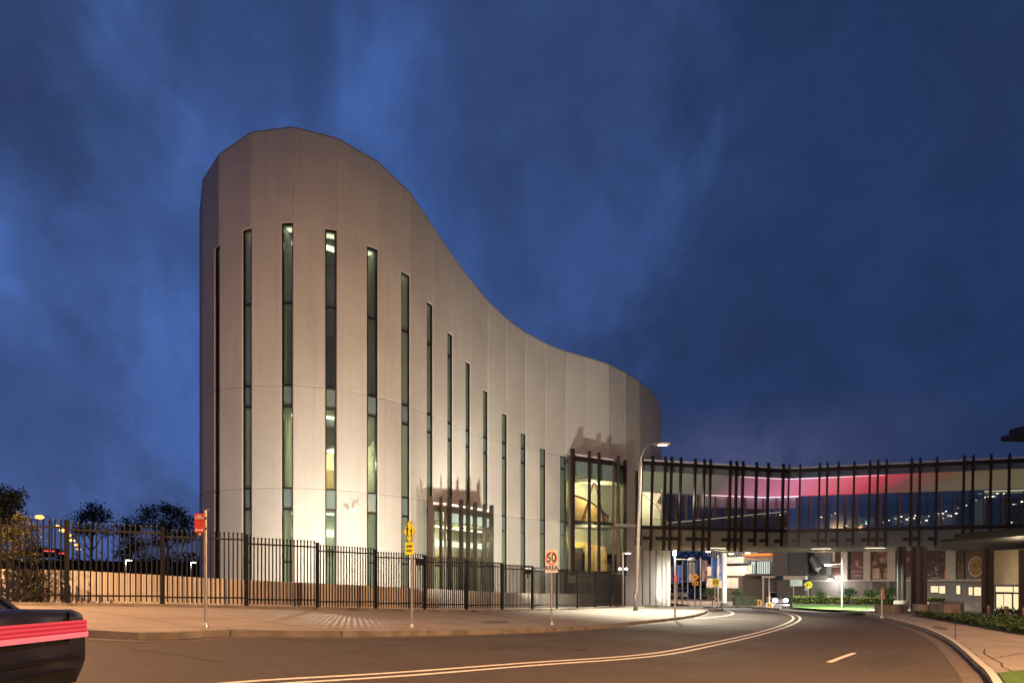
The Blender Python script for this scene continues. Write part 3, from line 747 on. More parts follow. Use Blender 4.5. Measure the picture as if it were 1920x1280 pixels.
# sloping ceiling that glows itself in place of LED light on it, running from cream through pink to red and back to amber
ca, cb = offset(BR, .16), offset(BR, BW-.15); mb = MB(); nb = len(BR)
mb.add([(p.x, p.y, bz(8.80)) for p in ca]+[(p.x, p.y, bz(7.95)) for p in cb], [(i, i+1, nb+i+1, nb+i) for i in range(nb-1)])
led = gradient_light('glowing_ceiling', 10, 46, [(0, (.34, .29, .17)), (.13, (.23, .19, .13)), (.22, (.21, .14, .12)), (.30, (.55, .18, .27)), (.40, (.98, .25, .40)), (.50, (.98, .17, .19)), (.58, (.72, .07, .085)), (.64, (.26, .075, .055)), (.72, (.17, .10, .06)), (1, (.20, .16, .08))], 1.15)
mb.build('glowing_ceiling', led, bridge)
led2 = gradient_light('led_strip', 16, 36, [(0, (.5, .3, .2)), (.2, (1, .5, .6)), (.45, (1, .75, .95)), (.62, (1, .4, .45)), (.8, (1, .1, .12)), (1, (.3, .06, .04))], 2.8)
l1, l2 = offset(BR, .18), offset(BR, .24)
deck([on_path(l1, 1388)[0], l1[1], on_path(l1, 1660)[0]], [on_path(l2, 1388)[0], l2[1], on_path(l2, 1660)[0]], bz(8.74), bz(8.78)).build('led_strip', led2, bridge)
l1, l2 = offset(BR, BW-.42), offset(BR, BW-.32)
deck([on_path(l1, 1320)[0], l1[1], on_path(l1, 1500)[0]], [on_path(l2, 1320)[0], l2[1], on_path(l2, 1500)[0]], bz(7.86), bz(7.93)).build('led_strip', led2, bridge)
# glazing: front, back, hanging skirt
seg(BR, .02, .04, bz(4.5), bz(8.80), 'front_glass', M['pane_bridge'])
seg(BR, -.06, -.04, bz(2.55), bz(4.215), 'skirt_glass', M['skirt'])
m_lit_mull = mat('orange_lit_mullion', (.30, .16, .08), .4, .15, metal=.4)  # orange light on the mullions is put into their colour
l1, l2 = offset(BR, BW-.17), offset(BR, BW-.13)
deck([on_path(l1, 1300)[0], l1[1], on_path(l1, 1492)[0]], [on_path(l2, 1300)[0], l2[1], on_path(l2, 1492)[0]], bz(6.85), bz(7.93)).build('lilac_reflection', mat('reflection_lilac', (.60, .56, .70), .7, .08), bridge)  # lilac panel standing in for the ceiling's reflection in the rear glass
gb = seg(BR, BW-.06, BW-.04, bz(4.5), bz(7.95), 'rear_glass', M['pane_rear'])
for x in (1266, 1287, 1308, 1341, 1364, 1397, 1431, 1455, 1478, 1497, 1520, 1547, 1586, 1607, 1650, 1687, 1714, 1765, 1790, 1846, 1880):
    r_ = on_path(offset(BR, BW-.2), x)
    if r_: MB().box((r_[0].x, r_[0].y, bz(6.2)), (.13, .18, 3.45), math.atan2(r_[1].y, r_[1].x)).build('mullion', m_lit_mull, bridge)
# balustrade rail with its own LED line rising along the ramp
ra = on_path(offset(BR, 3.4), 1249); rb_ = on_path(offset(BR, 3.4), 1478)
MB().bar((ra[0].x, ra[0].y, bz(5.05)), (rb_[0].x, rb_[0].y, bz(6.35)), .05, .05).build('lit_handrail', glow_mat('handrail_led', (.95, .86, .55), .75), bridge)
MB().bar((ra[0].x, ra[0].y, bz(4.75)), (rb_[0].x, rb_[0].y, bz(5.45)), .03, 1.0).build('balustrade', M['bandglass'], bridge)
# foyer end wall with the tilted niche, handrail
fa = on_path(offset(BR, 4.6), 1203.5); fb_ = on_path(offset(BR, 4.6), 1246)
MB().bar((fa[0].x, fa[0].y, bz(6.15)), (fb_[0].x, fb_[0].y, bz(6.15)), .08, 3.3).build('end_wall', M['cream'], bridge)
na = on_path(offset(BR, 4.3), 1236)
nm = MB(); q = na[0]; nm.add([(q.x-.75, q.y, bz(7.75)), (q.x+.55, q.y, bz(7.75)), (q.x+.55, q.y, bz(6.05)), (q.x+.1, q.y, bz(6.0))], [(0, 1, 2, 3)]); nm.build('niche', mat('niche_plaster', (.46, .34, .28), .8), bridge)
nm = MB(); nm.box((q.x+.2, q.y-.1, bz(7.05)), (.62, .12, .62), 0, Matrix.Rotation(R(28), 3, 'Y')); nm.build('niche_vent', M['bronze'], bridge)
hm = MB(); hm.bar((q.x-.95, q.y-1, bz(5.35)), (q.x+.45, q.y-1, bz(5.35)), .05, .05)
for dx_ in (-.93, .42): hm.bar((q.x+dx_, q.y-1, bz(4.5)), (q.x+dx_, q.y-1, bz(5.35)), .04, .04)
hm.build('handrail', mat('handrail_timber', (.35, .10, .06), .5), bridge)
hm = MB(); hm.bar((q.x-1.5, q.y-.6, bz(7.55)), (q.x-.15, q.y-.4, bz(6.45)), .05, .05); hm.build('lamp_arm', M['bronze'], bridge)
# fins, with brackets below the floor
for x in (1203.5, 1224, 1248, 1259.5, 1277, 1304, 1321, 1332.5, 1370, 1381.5, 1393.5, 1419, 1441, 1469, 1480, 1500.5, 1537, 1551.5, 1572.5, 1602, 1631.5, 1646.5, 1662.5, 1709.5, 1725.5, 1757, 1808, 1825, 1858.5, 1893, 1925):
    p, d = on_path(offset(BR, -.18), x) or (None, None)
    if p is None: continue
    leanm = -.17 if x < 1490 else -.10
    top, bot = bz(9.98), bz(2.55 if x < 1410 else (3.05 if x < 1640 else 2.9))
    up = Vector((-d.y, d.x, 0))
    fin = MB().bar((p.x, p.y, top), (p.x+d.x*leanm*1.2, p.y+d.y*leanm*1.2, bot), .135, .24, up).build('fin', M['bronze'], bridge)
    MB().box((p.x+d.x*leanm-d.x*.34, p.y+d.y*leanm-d.y*.34, bz(3.50)), (.66 if x < 1480 else .42, .14, .26), math.atan2(d.y, d.x)).build('bracket', M['bronze'], fin)
lamp('foyer_light', 'POINT', (12.2, 57.2, bz(7.2)), 420, (1, .86, .58), bridge, radius=.05)
# glowing dots inside that stand for lights reflected in the glass
dot_pts = [(1267, 985), (1288, 983), (1305, 977), (1347, 974), (1373, 973), (1396, 971), (1418, 967), (1437, 966), (1463, 965), (1540, 969), (1566, 962), (1587, 985), (1624, 981), (1624, 977), (1667, 975), (1716, 966), (1714, 971), (1737, 975), (1774, 958), (1783, 967), (1793, 962), (1847, 932), (1862, 930), (1870, 925), (1882, 925), (1897, 979), (1904, 945), (1916, 940), (1660, 966), (1690, 968), (1700, 973), (1755, 963), (1768, 962), (1806, 948), (1812, 947), (1822, 942)]
dot_mat = M['g_warm']
for k, (x, y) in enumerate(dot_pts):
    p = on_path(offset(BR, 4.9), x)
    if not p: continue
    p = p[0]; r_ = rnd.uniform(.5, 1.0)
    MB().ball((p.x, p.y, EYE+(HZ-y)/F*p.y), .05*r_, 8, 5, (1.9, 1.9, .7)).build('reflected_dot', M['g_green'] if x in (1904, 1624) and y < 980 else dot_mat, bridge)
# back-of-house room glowing through the far glass on the right
ra = on_path(offset(BR, BW+2.2), 1690); rb_ = on_path(offset(BR, BW+2.2), 1915)
if ra and rb_:
    for x0, x1, y0, y1 in ((1585, 1598, 975, 984), (1608, 1640, 970, 984), (1672, 1684, 966, 984), (1692, 1704, 962, 984), (1722, 1742, 966, 984), (1752, 1785, 962, 984), (1828, 1842, 937, 984)):
        a = on_path(offset(BR, BW+1.5), x0); b = on_path(offset(BR, BW+1.5), x1)
        if not (a and b): continue
        a, b = a[0], b[0]; z0_, z1_ = EYE+(HZ-y1)/F*a.y, EYE+(HZ-y0)/F*a.y
        MB().bar((a.x, a.y, (z0_+z1_)/2), (b.x, b.y, (z0_+z1_)/2), .1, z1_-z0_).build('lit_opening', glow_mat('lit_opening', (.62, .52, .26), .32), bridge)
a = on_path(offset(BR, BW+1.9), 1500)[0]; b = on_path(offset(BR, BW+1.9), 1930)[0]
MB().bar((a.x, a.y, bz(5.9)), (b.x, b.y, bz(5.9)), .1, 2.9).build('rear_screen', M['clubdark'], bridge)
for x0, x1 in ((1846, 1930),):
    a = on_path(offset(BR, 5.2), x0)[0]; b = on_path(offset(BR, 5.2), x1)[0]
    MB().bar((a.x, a.y, bz(7.72)), (b.x, b.y, bz(7.72)), .06, .1).build('added_glow', glow_mat('added_glow', (.9, .8, .5), .9), bridge)  # glowing strip added to light this end of the bridge
# white battens under the soffit that light the road below
for x in (1345, 1540, 1640):
    p, d = on_path(offset(BR, .9), x)
    f_ = MB().box((p.x, p.y, bz(2.866)), (1.5, .2, .02), math.atan2(d.y, d.x)).build('batten_light', M['g_white'], bridge)
    lamp('soffit_lamp', 'SPOT', (p.x, p.y, bz(2.72)), 3200 if x < 1400 else 1700 if x < 1600 else 350, (1, .94, .82), bridge, (p.x, p.y, 0), 172, .5, .05)
p, d = on_path(offset(BR, 1.2), 1345)
lamp('banner_fill', 'SPOT', (p.x, p.y+.6, bz(2.7)), 3200, (1, .94, .82), bridge, (19.5, 69, 2.2), 95, .8, .05)  # extra spot without a fitting, added to brighten the banners
# lit abutment below the bridge end: pale fins beside the footpath
ab = thing('bridge_abutment', (12.2, 57.2, 0), 'pale concrete abutment of narrow upright slabs under the near end of the footbridge', 'abutment')
for k, (x0, x1, Y0, Y1) in enumerate(((1196, 1203, 52.4, 53.3), (1206, 1217, 53.9, 54.5), (1220, 1229, 54.9, 55.4), (1231, 1240, 55.9, 56.5), (1242.5, 1248, 56.9, 57.4), (1250, 1257, 57.8, 58.3))):
    a, b = Vector(((x0-960)/F*Y0, Y0)), Vector(((x1-960)/F*Y1, Y1)); d = (b-a).normalized(); nb_ = Vector((-d.y, d.x))*.9
    MB().prism([a, b, b+nb_, a+nb_], -.6, bz(2.86)).build('slab', M['concrete'], ab)
a = Vector(((1206-960)/F*54.9, 54.9)); b = Vector(((1256-960)/F*58.9, 58.9))
MB().bar((a.x, a.y, 2), (b.x, b.y, 2), .1, 5.1).build('dark_infill', M['clubdark'], ab)
lamp('abutment_uplight', 'SPOT', (12.6, 54.6, .3), 600, (1, .9, .62), ab, (13.0, 58.2, 2.6), 90, .8, .15)

# bridge columns with round concrete bases
def round_column(x, ybase, wcol, wdrum, ydrum, label, top=None):
    p = gpx(x, ybase, .13); s_ = S(p.y)
    t = thing('round_column', p, label, 'column', 'columns carrying the footbridge and canopy')
    zt = EYE+(HZ-(top or 1024))*S(p.y); zd = .02
    if wdrum:
        zd = (ybase-ydrum)*s_; r_ = wdrum*s_/2
        MB().lathe(p, [(r_, -.2), (r_, zd-.05), (r_-.04, zd)], 28).build('base_drum', M['kerb'], t)
    r_ = wcol*s_/2; v = []; nn = 24
    for k in range(nn*2):
        a = math.pi*k/nn; rr = r_*(1 if k % 2 else .90); v.append((p.x+rr*math.cos(a), p.y+rr*math.sin(a)))
    MB().prism(v, p.z+zd, zt).build('shaft', M['column'], t)
    return p
round_column(1690, 1141, 15, 26, 1125, 'fluted dark column on a round drum behind the low curved concrete bench')
round_column(1728, 1150, 18, 30, 1132, 'fluted dark column on the round drum beside the leafy bed, second from the bench')
round_column(1714, 1146, 11, 0, 0, 'slim dark column without a drum, half behind the drum columns')
round_column(1810, 1138, 17, 0, 0, 'dark column between the poster of small pale shapes and the food poster', 1027)
round_column(1852, 1150, 19, 0, 0, 'dark column at the left edge of the lit entrance doors', 1027)
round_column(1917, 1160, 12, 0, 0, 'dark column at the right edge of the lit entrance doors', 1030)

# canopy and the eave of the tall building on the right
can = thing('entrance_canopy', (30, 42, bz(2.5)), 'dark flat entrance canopy jutting out below the footbridge on the right', 'canopy')
cpoly = [px(1764, 0, 41)[:2], px(1990, 0, 33)[:2], (40, 52), (31, 50)]
MB().prism(cpoly, bz(2.42), bz(2.62)).build('canopy_slab', M['bronze'], can)
cpoly = [px(1788, 0, 42)[:2], px(2000, 0, 34.5)[:2], (40, 51), (32.5, 49)]
MB().prism(cpoly, bz(2.623), bz(2.98)).build('fascia', M['bronze'], can)
hb_ = thing('tall_building', (40, 50, 0), 'dark roof corner of a tall building jutting in above the footbridge', 'building')
MB().prism([px(1876.5, 0, 46)[:2], px(1995, 0, 41.6)[:2], px(1995, 0, 46.6)[:2]], bz(9.52), bz(9.84)).build('eave', M['bronze'], hb_)
MB().prism([px(1892, 0, 46)[:2], px(1999, 0, 41.9)[:2], px(1999, 0, 46.6)[:2]], bz(9.843), bz(10.3)).build('roof', M['bronze'], hb_)
MB().prism([(40.5, 46), (48, 46), (48, 60), (46.5, 60)], -.8, bz(9.5)).build('wall', M['clubpale'], hb_)

# ================================================================== CLUB BUILDING BEHIND THE BRIDGE
club = thing('club_building', (35, 62, 0), 'grey club building with tall wall posters behind the footbridge columns', 'building')
CW = [px(1512, 0, 72).xy, px(1905, 0, 55).xy]
def wp(path, x, y):
    p, d = on_path(path, x); return Vector((p.x, p.y, EYE+(HZ-y)/F*p.y)), d
def panel(path, x0, x1, y0, y1, out_, name, m, parent, thick=.12):
    """a slab on a wall between photo columns x0..x1 and rows y0..y1"""
    a, d = wp(path, x0, y1); b, _ = wp(path, x1, y1); _t, _ = wp(path, (x0+x1)/2, y0)
    mid_ = wp(path, (x0+x1)/2, y1)[0]; z0_, z1_ = mid_.z, _t.z
    nrm = Vector((d.y, -d.x, 0)); o = nrm*(out_-thick/2)
    return MB().bar((a.x+o.x, a.y+o.y, (z0_+z1_)/2), (b.x+o.x, b.y+o.y, (z0_+z1_)/2), thick, z1_-z0_).build(name, m, parent)
a, b = CW
d_ = (b-a).normalized(); nn_ = Vector((-d_.y, d_.x))
MB().prism([a, b, b+nn_*8, a+nn_*8], -1.2, bz(4.6)).build('wall', M['clubgrey'], club)
panel(CW, 1513, 1900, 1086, 1089, .25, 'ledge', M['clubpale'], club, .5)
for x0, x1 in ((1581, 1593), (1623, 1636), (1668, 1683), (1777, 1796)):
    panel(CW, x0, x1, 1000, 1086.5, .35, 'pilaster', M['clubpale'], club, .6)
for x0, x1 in ((1636, 1662), (1668, 1682)): panel(CW, x0, x1, 1090, 1114, .03, 'mesh_vent', M['clubdark'], club, .06)
panel(CW, 1521, 1532, 1018, 1046, .3, 'duct', M['galv'], club, .5)
dm = MB(); p0 = wp(CW, 1527, 1046)[0]; p1 = wp(CW, 1538, 1066)[0]; p2 = wp(CW, 1538, 1079)[0]
o_ = Vector((-.5, -.6, 0)); dm.tube([p0+o_, p1+o_, p2+o_], .42, 8); dm.build('duct', M['galv'], club)
panel(CW, 1524, 1550, 1062, 1078, .12, 'plant_box', M['clubdark'], club, .2)
for x0, x1, y0, y1 in ((1746, 1760, 1098, 1110), (1762, 1773, 1098, 1112), (1794, 1801, 1097, 1113), (1817, 1824, 1100, 1115), (1827, 1840, 1100, 1116)):
    f_ = panel(CW, x0-.8, x1+.8, y0-.8, y1+.8, .05, 'window', M['frame'], club, .1)
    panel(CW, x0, x1, y0, y1, .07, 'pane', M['g_room'], f_, .1)
wl_ = wp(CW, 1560, 1086)[0]; wlo = Vector((-.4, -.5, 0))
MB().box(wl_+wlo, (.35, .25, .16), .5).build('wall_lamp', M['g_white'], club)
lamp('wall_lamp_light', 'POINT', wl_+wlo*2-Vector((0, 0, .2)), 260, (1, .95, .85), club, radius=.12)
# entrance glazing
EN = [px(1856, 0, 43.5).xy, px(1925, 0, 41).xy]
en = thing('entrance', (31, 42.5, 0), 'brightly lit glazed entrance doors under a blank beige wall', 'entrance')
panel(EN, 1861, 1924, 1030, 1095.5, -.1, 'wall', mat('beige_panel', (.40, .32, .23), .8), en, .3)
f_ = panel(EN, 1866, 1914, 1097, 1153, 0, 'door_frame', M['bronze'], en, .12)
for x0, x1, y0, y1 in ((1868, 1899, 1099, 1109), (1901.5, 1913, 1099, 1110), (1869, 1881.5, 1113, 1150), (1883.5, 1897, 1113, 1150), (1901, 1913, 1113, 1151)):
    panel(EN, x0, x1, y0, y1, .03, 'pane', M['g_room'], f_, .12)
panel(EN, 1914.5, 1935, 1000, 1153, -.2, 'return_wall', M['clubdark'], en, .3)
ep = wp(EN, 1890, 1120)[0]; lamp('entrance_light', 'POINT', (ep.x-1, ep.y-2.2, 2.2), 160, WARM, en, radius=.06)

# posters hang on the club wall
def poster(x0, x1, y0, y1, m, label, extra=None):
    a = wp(CW, (x0+x1)/2, y1)[0]
    t = thing('wall_poster', a, label, 'poster', 'tall posters on the club wall')
    p = panel(CW, x0, x1, y0, y1, .2, 'sheet', m, t, .06)
    for (u0, u1, v0, v1, mm, nm_) in (extra or ()):
        panel(CW, x0+(x1-x0)*u0, x0+(x1-x0)*u1, y0+(y1-y0)*v0, y0+(y1-y0)*v1, .225, nm_, mm, t, .06)
br_, dk_, tan_ = (.10, .045, .035), (.045, .025, .022), (.42, .27, .2)
pm1 = poster_mat('poster_umber', [(.35, dk_), (.55, br_), (.66, (.22, .16, .15))], 1.0)
pm2 = poster_mat('poster_maroon', [(.35, (.06, .028, .028)), (.58, (.11, .045, .045)), (.68, (.40, .20, .18))], 1.6)
pm3 = poster_mat('poster_tan', [(.32, (.05, .03, .025)), (.46, (.16, .07, .045)), (.56, tan_), (.7, (.52, .42, .38))], .75)
pm4 = poster_mat('poster_speckle', [(.42, (.045, .022, .024)), (.6, (.08, .036, .036)), (.68, (.5, .4, .38))], 5.)
pm5 = poster_mat('poster_food', [(.35, (.06, .035, .02)), (.6, (.22, .12, .05))], 1.4)
pale = mat('poster_pale', (.52, .42, .36), .5); dark = mat('poster_dark', (.05, .03, .025), .5); org = mat('poster_orange', (.5, .12, .03), .5)
poster(1561, 1582, 1010, 1078, pm1, 'umber poster with a pale leaf-like streak behind the lawn lamp post', [(.12, .35, .35, .62, pale, 'pale_streak'), (0, 1, .75, .77, pale, 'rule')])
poster(1595, 1622, 1010, 1084, pm2, 'maroon poster with faint red strokes and a pale line of print', [(.1, .95, .80, .83, mat('poster_mauve', (.28, .15, .18), .5), 'rule'), (.35, .85, .92, .935, pale, 'rule')])
poster(1637, 1666, 1010, 1086, pm3, 'poster with brown and tan shapes over a white lower corner', [(.03, .5, .72, .97, pale, 'white_corner'), (.6, .75, .6, .98, dark, 'dark_stroke')])
poster(1683, 1716, 1010, 1088, pm1, 'dark brown poster half hidden behind the drum columns')
poster(1738, 1777, 1010, 1090, pm4, 'dark poster sprinkled with small pale shapes and an orange corner', [(.9, .995, .72, .99, org, 'orange_corner'), (.28, .75, .905, .92, pale, 'rule')])
poster(1797, 1810, 1010, 1091, pm5, 'narrow dark amber poster beside the pilaster and dark column')
fx = poster(1818, 1842, 1010, 1092, pm5, 'brown poster showing a plate of food near the entrance')
pc = wp(CW, 1833, 1062)[0]; dd = on_path(CW, 1833)[1]; nr = Vector((dd.y, -dd.x, 0))
fp_ = [o for o in SC.objects if o.name.startswith('wall_poster') and o.get('label', '').startswith('brown poster showing')][0]
def disc3(c_, d, r_, rz_, name, m, parent, thick=.03):
    v = []; c_ = Vector(c_); d3 = Vector((d.x, d.y, 0)); n3 = Vector((d.y, -d.x, 0))
    k_ = 26
    for o_ in (0, thick): v += [tuple(c_+d3*(r_*math.cos(2*math.pi*k/k_))+Vector((0, 0, rz_*math.sin(2*math.pi*k/k_)))+n3*o_) for k in range(k_)]
    return MB().add(v, [tuple(range(k_)), tuple(range(k_, 2*k_))[::-1]]+[(i, (i+1) % k_, k_+(i+1) % k_, k_+i) for i in range(k_)]).build(name, m, parent)
disc3(pc+nr*.24, dd, .62, .85, 'plate', pale, fp_); disc3(pc+nr*.28, dd, .52, .72, 'food', poster_mat('pasta', [(.35, (.14, .06, .02)), (.6, (.48, .27, .09))], 5.), fp_)

# the wing on the left of the club: banded storeys, lit balcony, dark box
WGP = [px(1325, 0, 88).xy, px(1418, 0, 82).xy]
wing = thing('banded_building', (30, 80, 0), 'building of dark and pale horizontal bands seen under the footbridge', 'building')
a, b = WGP; MB().prism([a, b, b+Vector((3, 8)), a+Vector((3, 8))], -1.4, bz(2.3)).build('wall', M['clubdark'], wing)
for y0, y1 in ((1061, 1078.5), (1083, 1102)):
    panel(WGP, 1326, 1414, y0, y1, .15, 'pale_band', M['clubpale'], wing, .3)
    for k in range(5): panel(WGP, 1340+k*16, 1340.6+k*16, y0, y1, .17, 'panel_joint', M['clubgrey'], wing, .3)
panel(WGP, 1363, 1400, 1044, 1056, .6, 'curved_parapet', M['clubgrey'], wing, 1.2)
upper = mat('upper_frame', (.06, .06, .065), .5)
for k in range(26):
    x = 1318+k*4.6; panel(WGP, x, x+.7, 1000, 1043, .05, 'upper_mullion', upper, wing, .12) if 1326 <= x <= 1416 else None
panel(WGP, 1326, 1416, 1000, 1044, -.6, 'upper_glazing', mat('upper_glass', (.03, .035, .05), .15), wing, .1)
for x, y in ((1328, 1034), (1343, 1025), (1356, 1031), (1371, 1038), (1385, 1030), (1402, 1037), (1412, 1027), (1340, 1012), (1392, 1015)):
    p = wp(WGP, x, y)[0]; MB().box(p+Vector((-.1, -.3, 0)), (.5, .2, .14)).build('ceiling_lamp', M['g_warm'], wing)
for x0, x1 in ((1316, 1322), (1331, 1334), (1340, 1343)):
    pass
bl_ = wp(WGP, 1385, 1040)[0]; lamp('band_fill', 'POINT', bl_+Vector((-1, -4.5, 1)), 2200, (1, .92, .75), wing, radius=.06); bl_ = wp(WGP, 1345, 1040)[0]; lamp('band_fill', 'POINT', bl_+Vector((-2, -4.5, 1)), 1700, (1, .92, .75), wing, radius=.06)  # unseen point lights added in front of the wall to brighten its bands
WG2 = [px(1398, 0, 77).xy, px(1452, 0, 75).xy]
bal = thing('balcony_wing', (27, 76, 0), 'white lit balcony room with an orange eave beside the dark clad box', 'building')
a, b = WG2; MB().prism([a, b, b+Vector((3, 6)), a+Vector((3, 6))], bz(.85), bz(1.0)).build('floor', M['clubdark'], bal)
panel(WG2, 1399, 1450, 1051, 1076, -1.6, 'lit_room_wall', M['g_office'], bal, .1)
panel(WG2, 1398, 1452, 1044, 1050, .3, 'fascia', M['clubpale'], bal, 2.)
panel(WG2, 1389 if False else 1399, 1450, 1037.5, 1041.5, .9, 'orange_eave', mat('glowing_orange_eave', (.62, .22, .04), .5, .1, emit=(1, .33, .05), estr=.55), bal, 2.6)  # the eave glows by itself in place of lamplight falling on it
panel(WG2, 1398, 1452, 1075.5, 1079, .3, 'slab_edge', M['clubdark'], bal, 1.2)
for k in range(12): panel(WG2, 1402+k*4.2, 1402.7+k*4.2, 1058 if k < 4 else 1052, 1076, .05, 'mullion', M['frame'], bal, .08)
for x0, x1, m_ in ((1441, 1447, M['white']), (1414, 1415.5, M['frame'])): panel(WG2, x0, x1, 1051, 1076, -.4, 'jamb', m_, bal, .3)
panel(WG2, 1430, 1452, 1079.5, 1082.5, .3, 'pale_soffit', M['clubpale'], bal, 1.)
MB().prism([a+Vector((.5, 2.5)), b+Vector((4, 2)), b+Vector((4, 4)), a+Vector((.5, 4))], -1.4, bz(.84)).build('undercroft_wall', M['clubdark'], bal)
for x in (1431, 1442): 
    p = wp(WG2, x, 1100)[0]; MB().tube([(p.x, p.y, -.8), (p.x, p.y, bz(.85))], .09, 8).build('slim_column', M['clubpale'], bal)
WG3 = [px(1450, 0, 72).xy, px(1511, 0, 70).xy]
bx_ = thing('clad_box', (29, 71, 0), 'plain dark clad box storey overhanging a pale strip and charcoal wall', 'building')
panel(WG3, 1450, 1478, 1034, 1077.5, .1, 'cladding', mat('brown_cladding', (.085, .065, .06), .6), bx_, 4.)
panel(WG3, 1478.5, 1511, 1034, 1077.5, .05, 'cladding', mat('grey_cladding', (.05, .052, .06), .6), bx_, 4.)
panel(WG3, 1470, 1511, 1079, 1086, .2, 'pale_strip', M['clubpale'], bx_, 1.)
panel(WG3, 1450, 1511, 1086.5, 1120, -1.2, 'base_wall', M['clubdark'], bx_, .4)
# white lit pier under the bridge
pr_ = px(1358, 1118, 66); pier = thing('bridge_pier', (pr_.x, pr_.y, -.7), 'slim white lit pier standing between the blue banners and the banded building', 'pier')
MB().box((pr_.x, pr_.y, (bz(2.86)-.7)/2), (.32, .5, bz(2.86)+.7)).build('shaft', M['white'], pier)
MB().box((pr_.x, pr_.y, -.45), (.56, .74, .5)).build('base', M['kerb'], pier)
lamp('pier_uplight', 'SPOT', (pr_.x-.5, pr_.y-2.2, -.3), 480, (1, .95, .7), pier, (pr_.x, pr_.y, 3), 70, .8, .1)

# banners on poles
def banner(x0, x1, y0, y1, xp, col, label, Y=68, alt=None):
    base = px(xp, 1106, Y); base.z = -.72
    t = thing('banner_pole', base, label, 'banner', 'banners on poles beyond the crossing')
    topz = EYE+(HZ-y0+4)*S(Y)
    MB().tube([base, (base.x, base.y, topz)], .06, 8).build('pole', M['galv'], t)
    z0_, z1_ = EYE+(HZ-y1)*S(Y), EYE+(HZ-y0)*S(Y); xa, xb = (x0-960)*S(Y), (x1-960)*S(Y)
    n_ = 6; v = []
    for o_ in (0, .02):
        for k in range(n_+1):
            u = k/n_; v += [(xa+(xb-xa)*u, Y-.08-.05*math.sin(u*5)+o_, z0_), (xa+(xb-xa)*u, Y-.08-.05*math.sin(u*5+.4)+o_, z1_)]
    h = 2*(n_+1); fs = [(2*k, 2*k+2, 2*k+3, 2*k+1) for k in range(n_)]+[(h+2*k, h+2*k+1, h+2*k+3, h+2*k+2) for k in range(n_)]
    fs += [(0, 1, h+1, h), (2*n_, h+2*n_, h+2*n_+1, 2*n_+1)]
    c2 = alt or tuple(min(1, c_*2.4) for c_ in col)
    MB().add(v, fs).build('banner', poster_mat('banner_print', [(.4, col), (.62, c2)], .8), t)
    for zz in (z0_+.04, z1_-.04): MB().bar((xa, Y-.06, zz), (xb, Y-.06, zz), .03, .03).build('batten', M['galv'], t)
banner(1257, 1268, 1061, 1092, 1269, (.03, .05, .16), 'navy banner leftmost, beside the lamp with the red sign', 74)
banner(1269, 1278, 1059, 1091, 1279, (.05, .08, .28), 'bright blue banner just right of the lamp with the red sign', 72)
banner(1280, 1288, 1055, 1091, 1279.5, (.04, .07, .15), 'teal blue banner left of the grey patterned banner', 73)
banner(1291, 1303, 1054, 1091, 1289.5, (.18, .15, .18), 'grey patterned banner left of the speed hump sign', 70, (.45, .38, .40))
banner(1303.5, 1312, 1048, 1082, 1313, (.025, .03, .09), 'dark navy banner directly behind the speed hump sign', 71)
banner(1316, 1326, 1050, 1089, 1314, (.10, .045, .055), 'brown and pink patterned banner right of the speed hump sign', 69, (.34, .19, .18))
banner(1333, 1344, 1044, 1084, 1346, (.02, .045, .15), 'plain navy banner above the round crossing sign', 68)
banner(1348, 1360, 1044, 1087, 1346.6, (.05, .07, .24), 'blue violet banner against the white lit pier', 67, (.20, .20, .40))

# ================================================================== wear on the road and footpath
m_tar = mat('tar_seal', (.022, .019, .018), .5, .2, 9.); m_patch = mat('asphalt_patch', (.045, .038, .034), .75, .3, 9., .5, 90)
rr = random.Random(91)
def crack(p0, p1, n_=26, amp=.10, wd=.022):
    a, b = Vector(p0), Vector(p1); d = (b-a); nv = Vector((-d.y, d.x)).normalized(); line = []; o = 0
    for k in range(n_+1):
        o = o*.8+rr.uniform(-amp, amp)*.6; line.append(a+d*k/n_+nv*o)
    struct(strip(line, -wd/2, wd/2, .0035).build('tar_seal', m_tar))
crack(gpx(700, 1222)[:2], gpx(1330, 1183)[:2], 40, .12); crack(gpx(560, 1240)[:2], gpx(760, 1205)[:2]); crack(gpx(1180, 1262)[:2], gpx(1470, 1195)[:2], 34); crack(gpx(1500, 1225)[:2], gpx(1640, 1180)[:2], 20); crack(gpx(240, 1215)[:2], gpx(420, 1240)[:2], 18)
struct(sheet([tuple(gpx(x, y)[:2]) for x, y in ((905, 1209), (1010, 1204), (1030, 1212), (920, 1218))], .0034, .8).build('road_patch', m_patch))
struct(sheet([tuple(gpx(x, y)[:2]) for x, y in ((1610, 1236), (1690, 1222), (1730, 1240), (1640, 1258))], .0034, .8).build('road_patch', m_patch))
for q0_, q1_ in (((1842, 1216), (1900, 1262)), ((1775, 1200), (1905, 1203)), ((1700, 1164), (1760, 1168)), ((1868, 1232), (1925, 1222)), ((560, 1160), (640, 1180)), ((1060, 1158), (1090, 1178))):
    a, b = gpx(*q0_, .13), gpx(*q1_, .13); a, b = Vector(a[:2]), Vector(b[:2]); d = b-a; nv = Vector((-d.y, d.x)).normalized(); line = []; o = 0
    for k in range(15): o = o*.8+rr.uniform(-.05, .05); line.append(a+d*k/14+nv*o)
    struct(strip(line, -.014, .014, .1295).build('footpath_crack', m_tar))
def cover(x, y, r_, label, dz=.004):
    p = gpx(x, y, dz); t = tag(MB().lathe(p, [(r_, -.02), (r_, .004), (r_-.03, .008), (r_-.05, .004)], 28).build('manhole_cover', mat('cast_iron', (.06, .05, .045), .5, .3, 20., metal=.5)), label, 'manhole cover')
cover(1075, 1216, .30, 'round iron manhole cover in the near lane of the road')
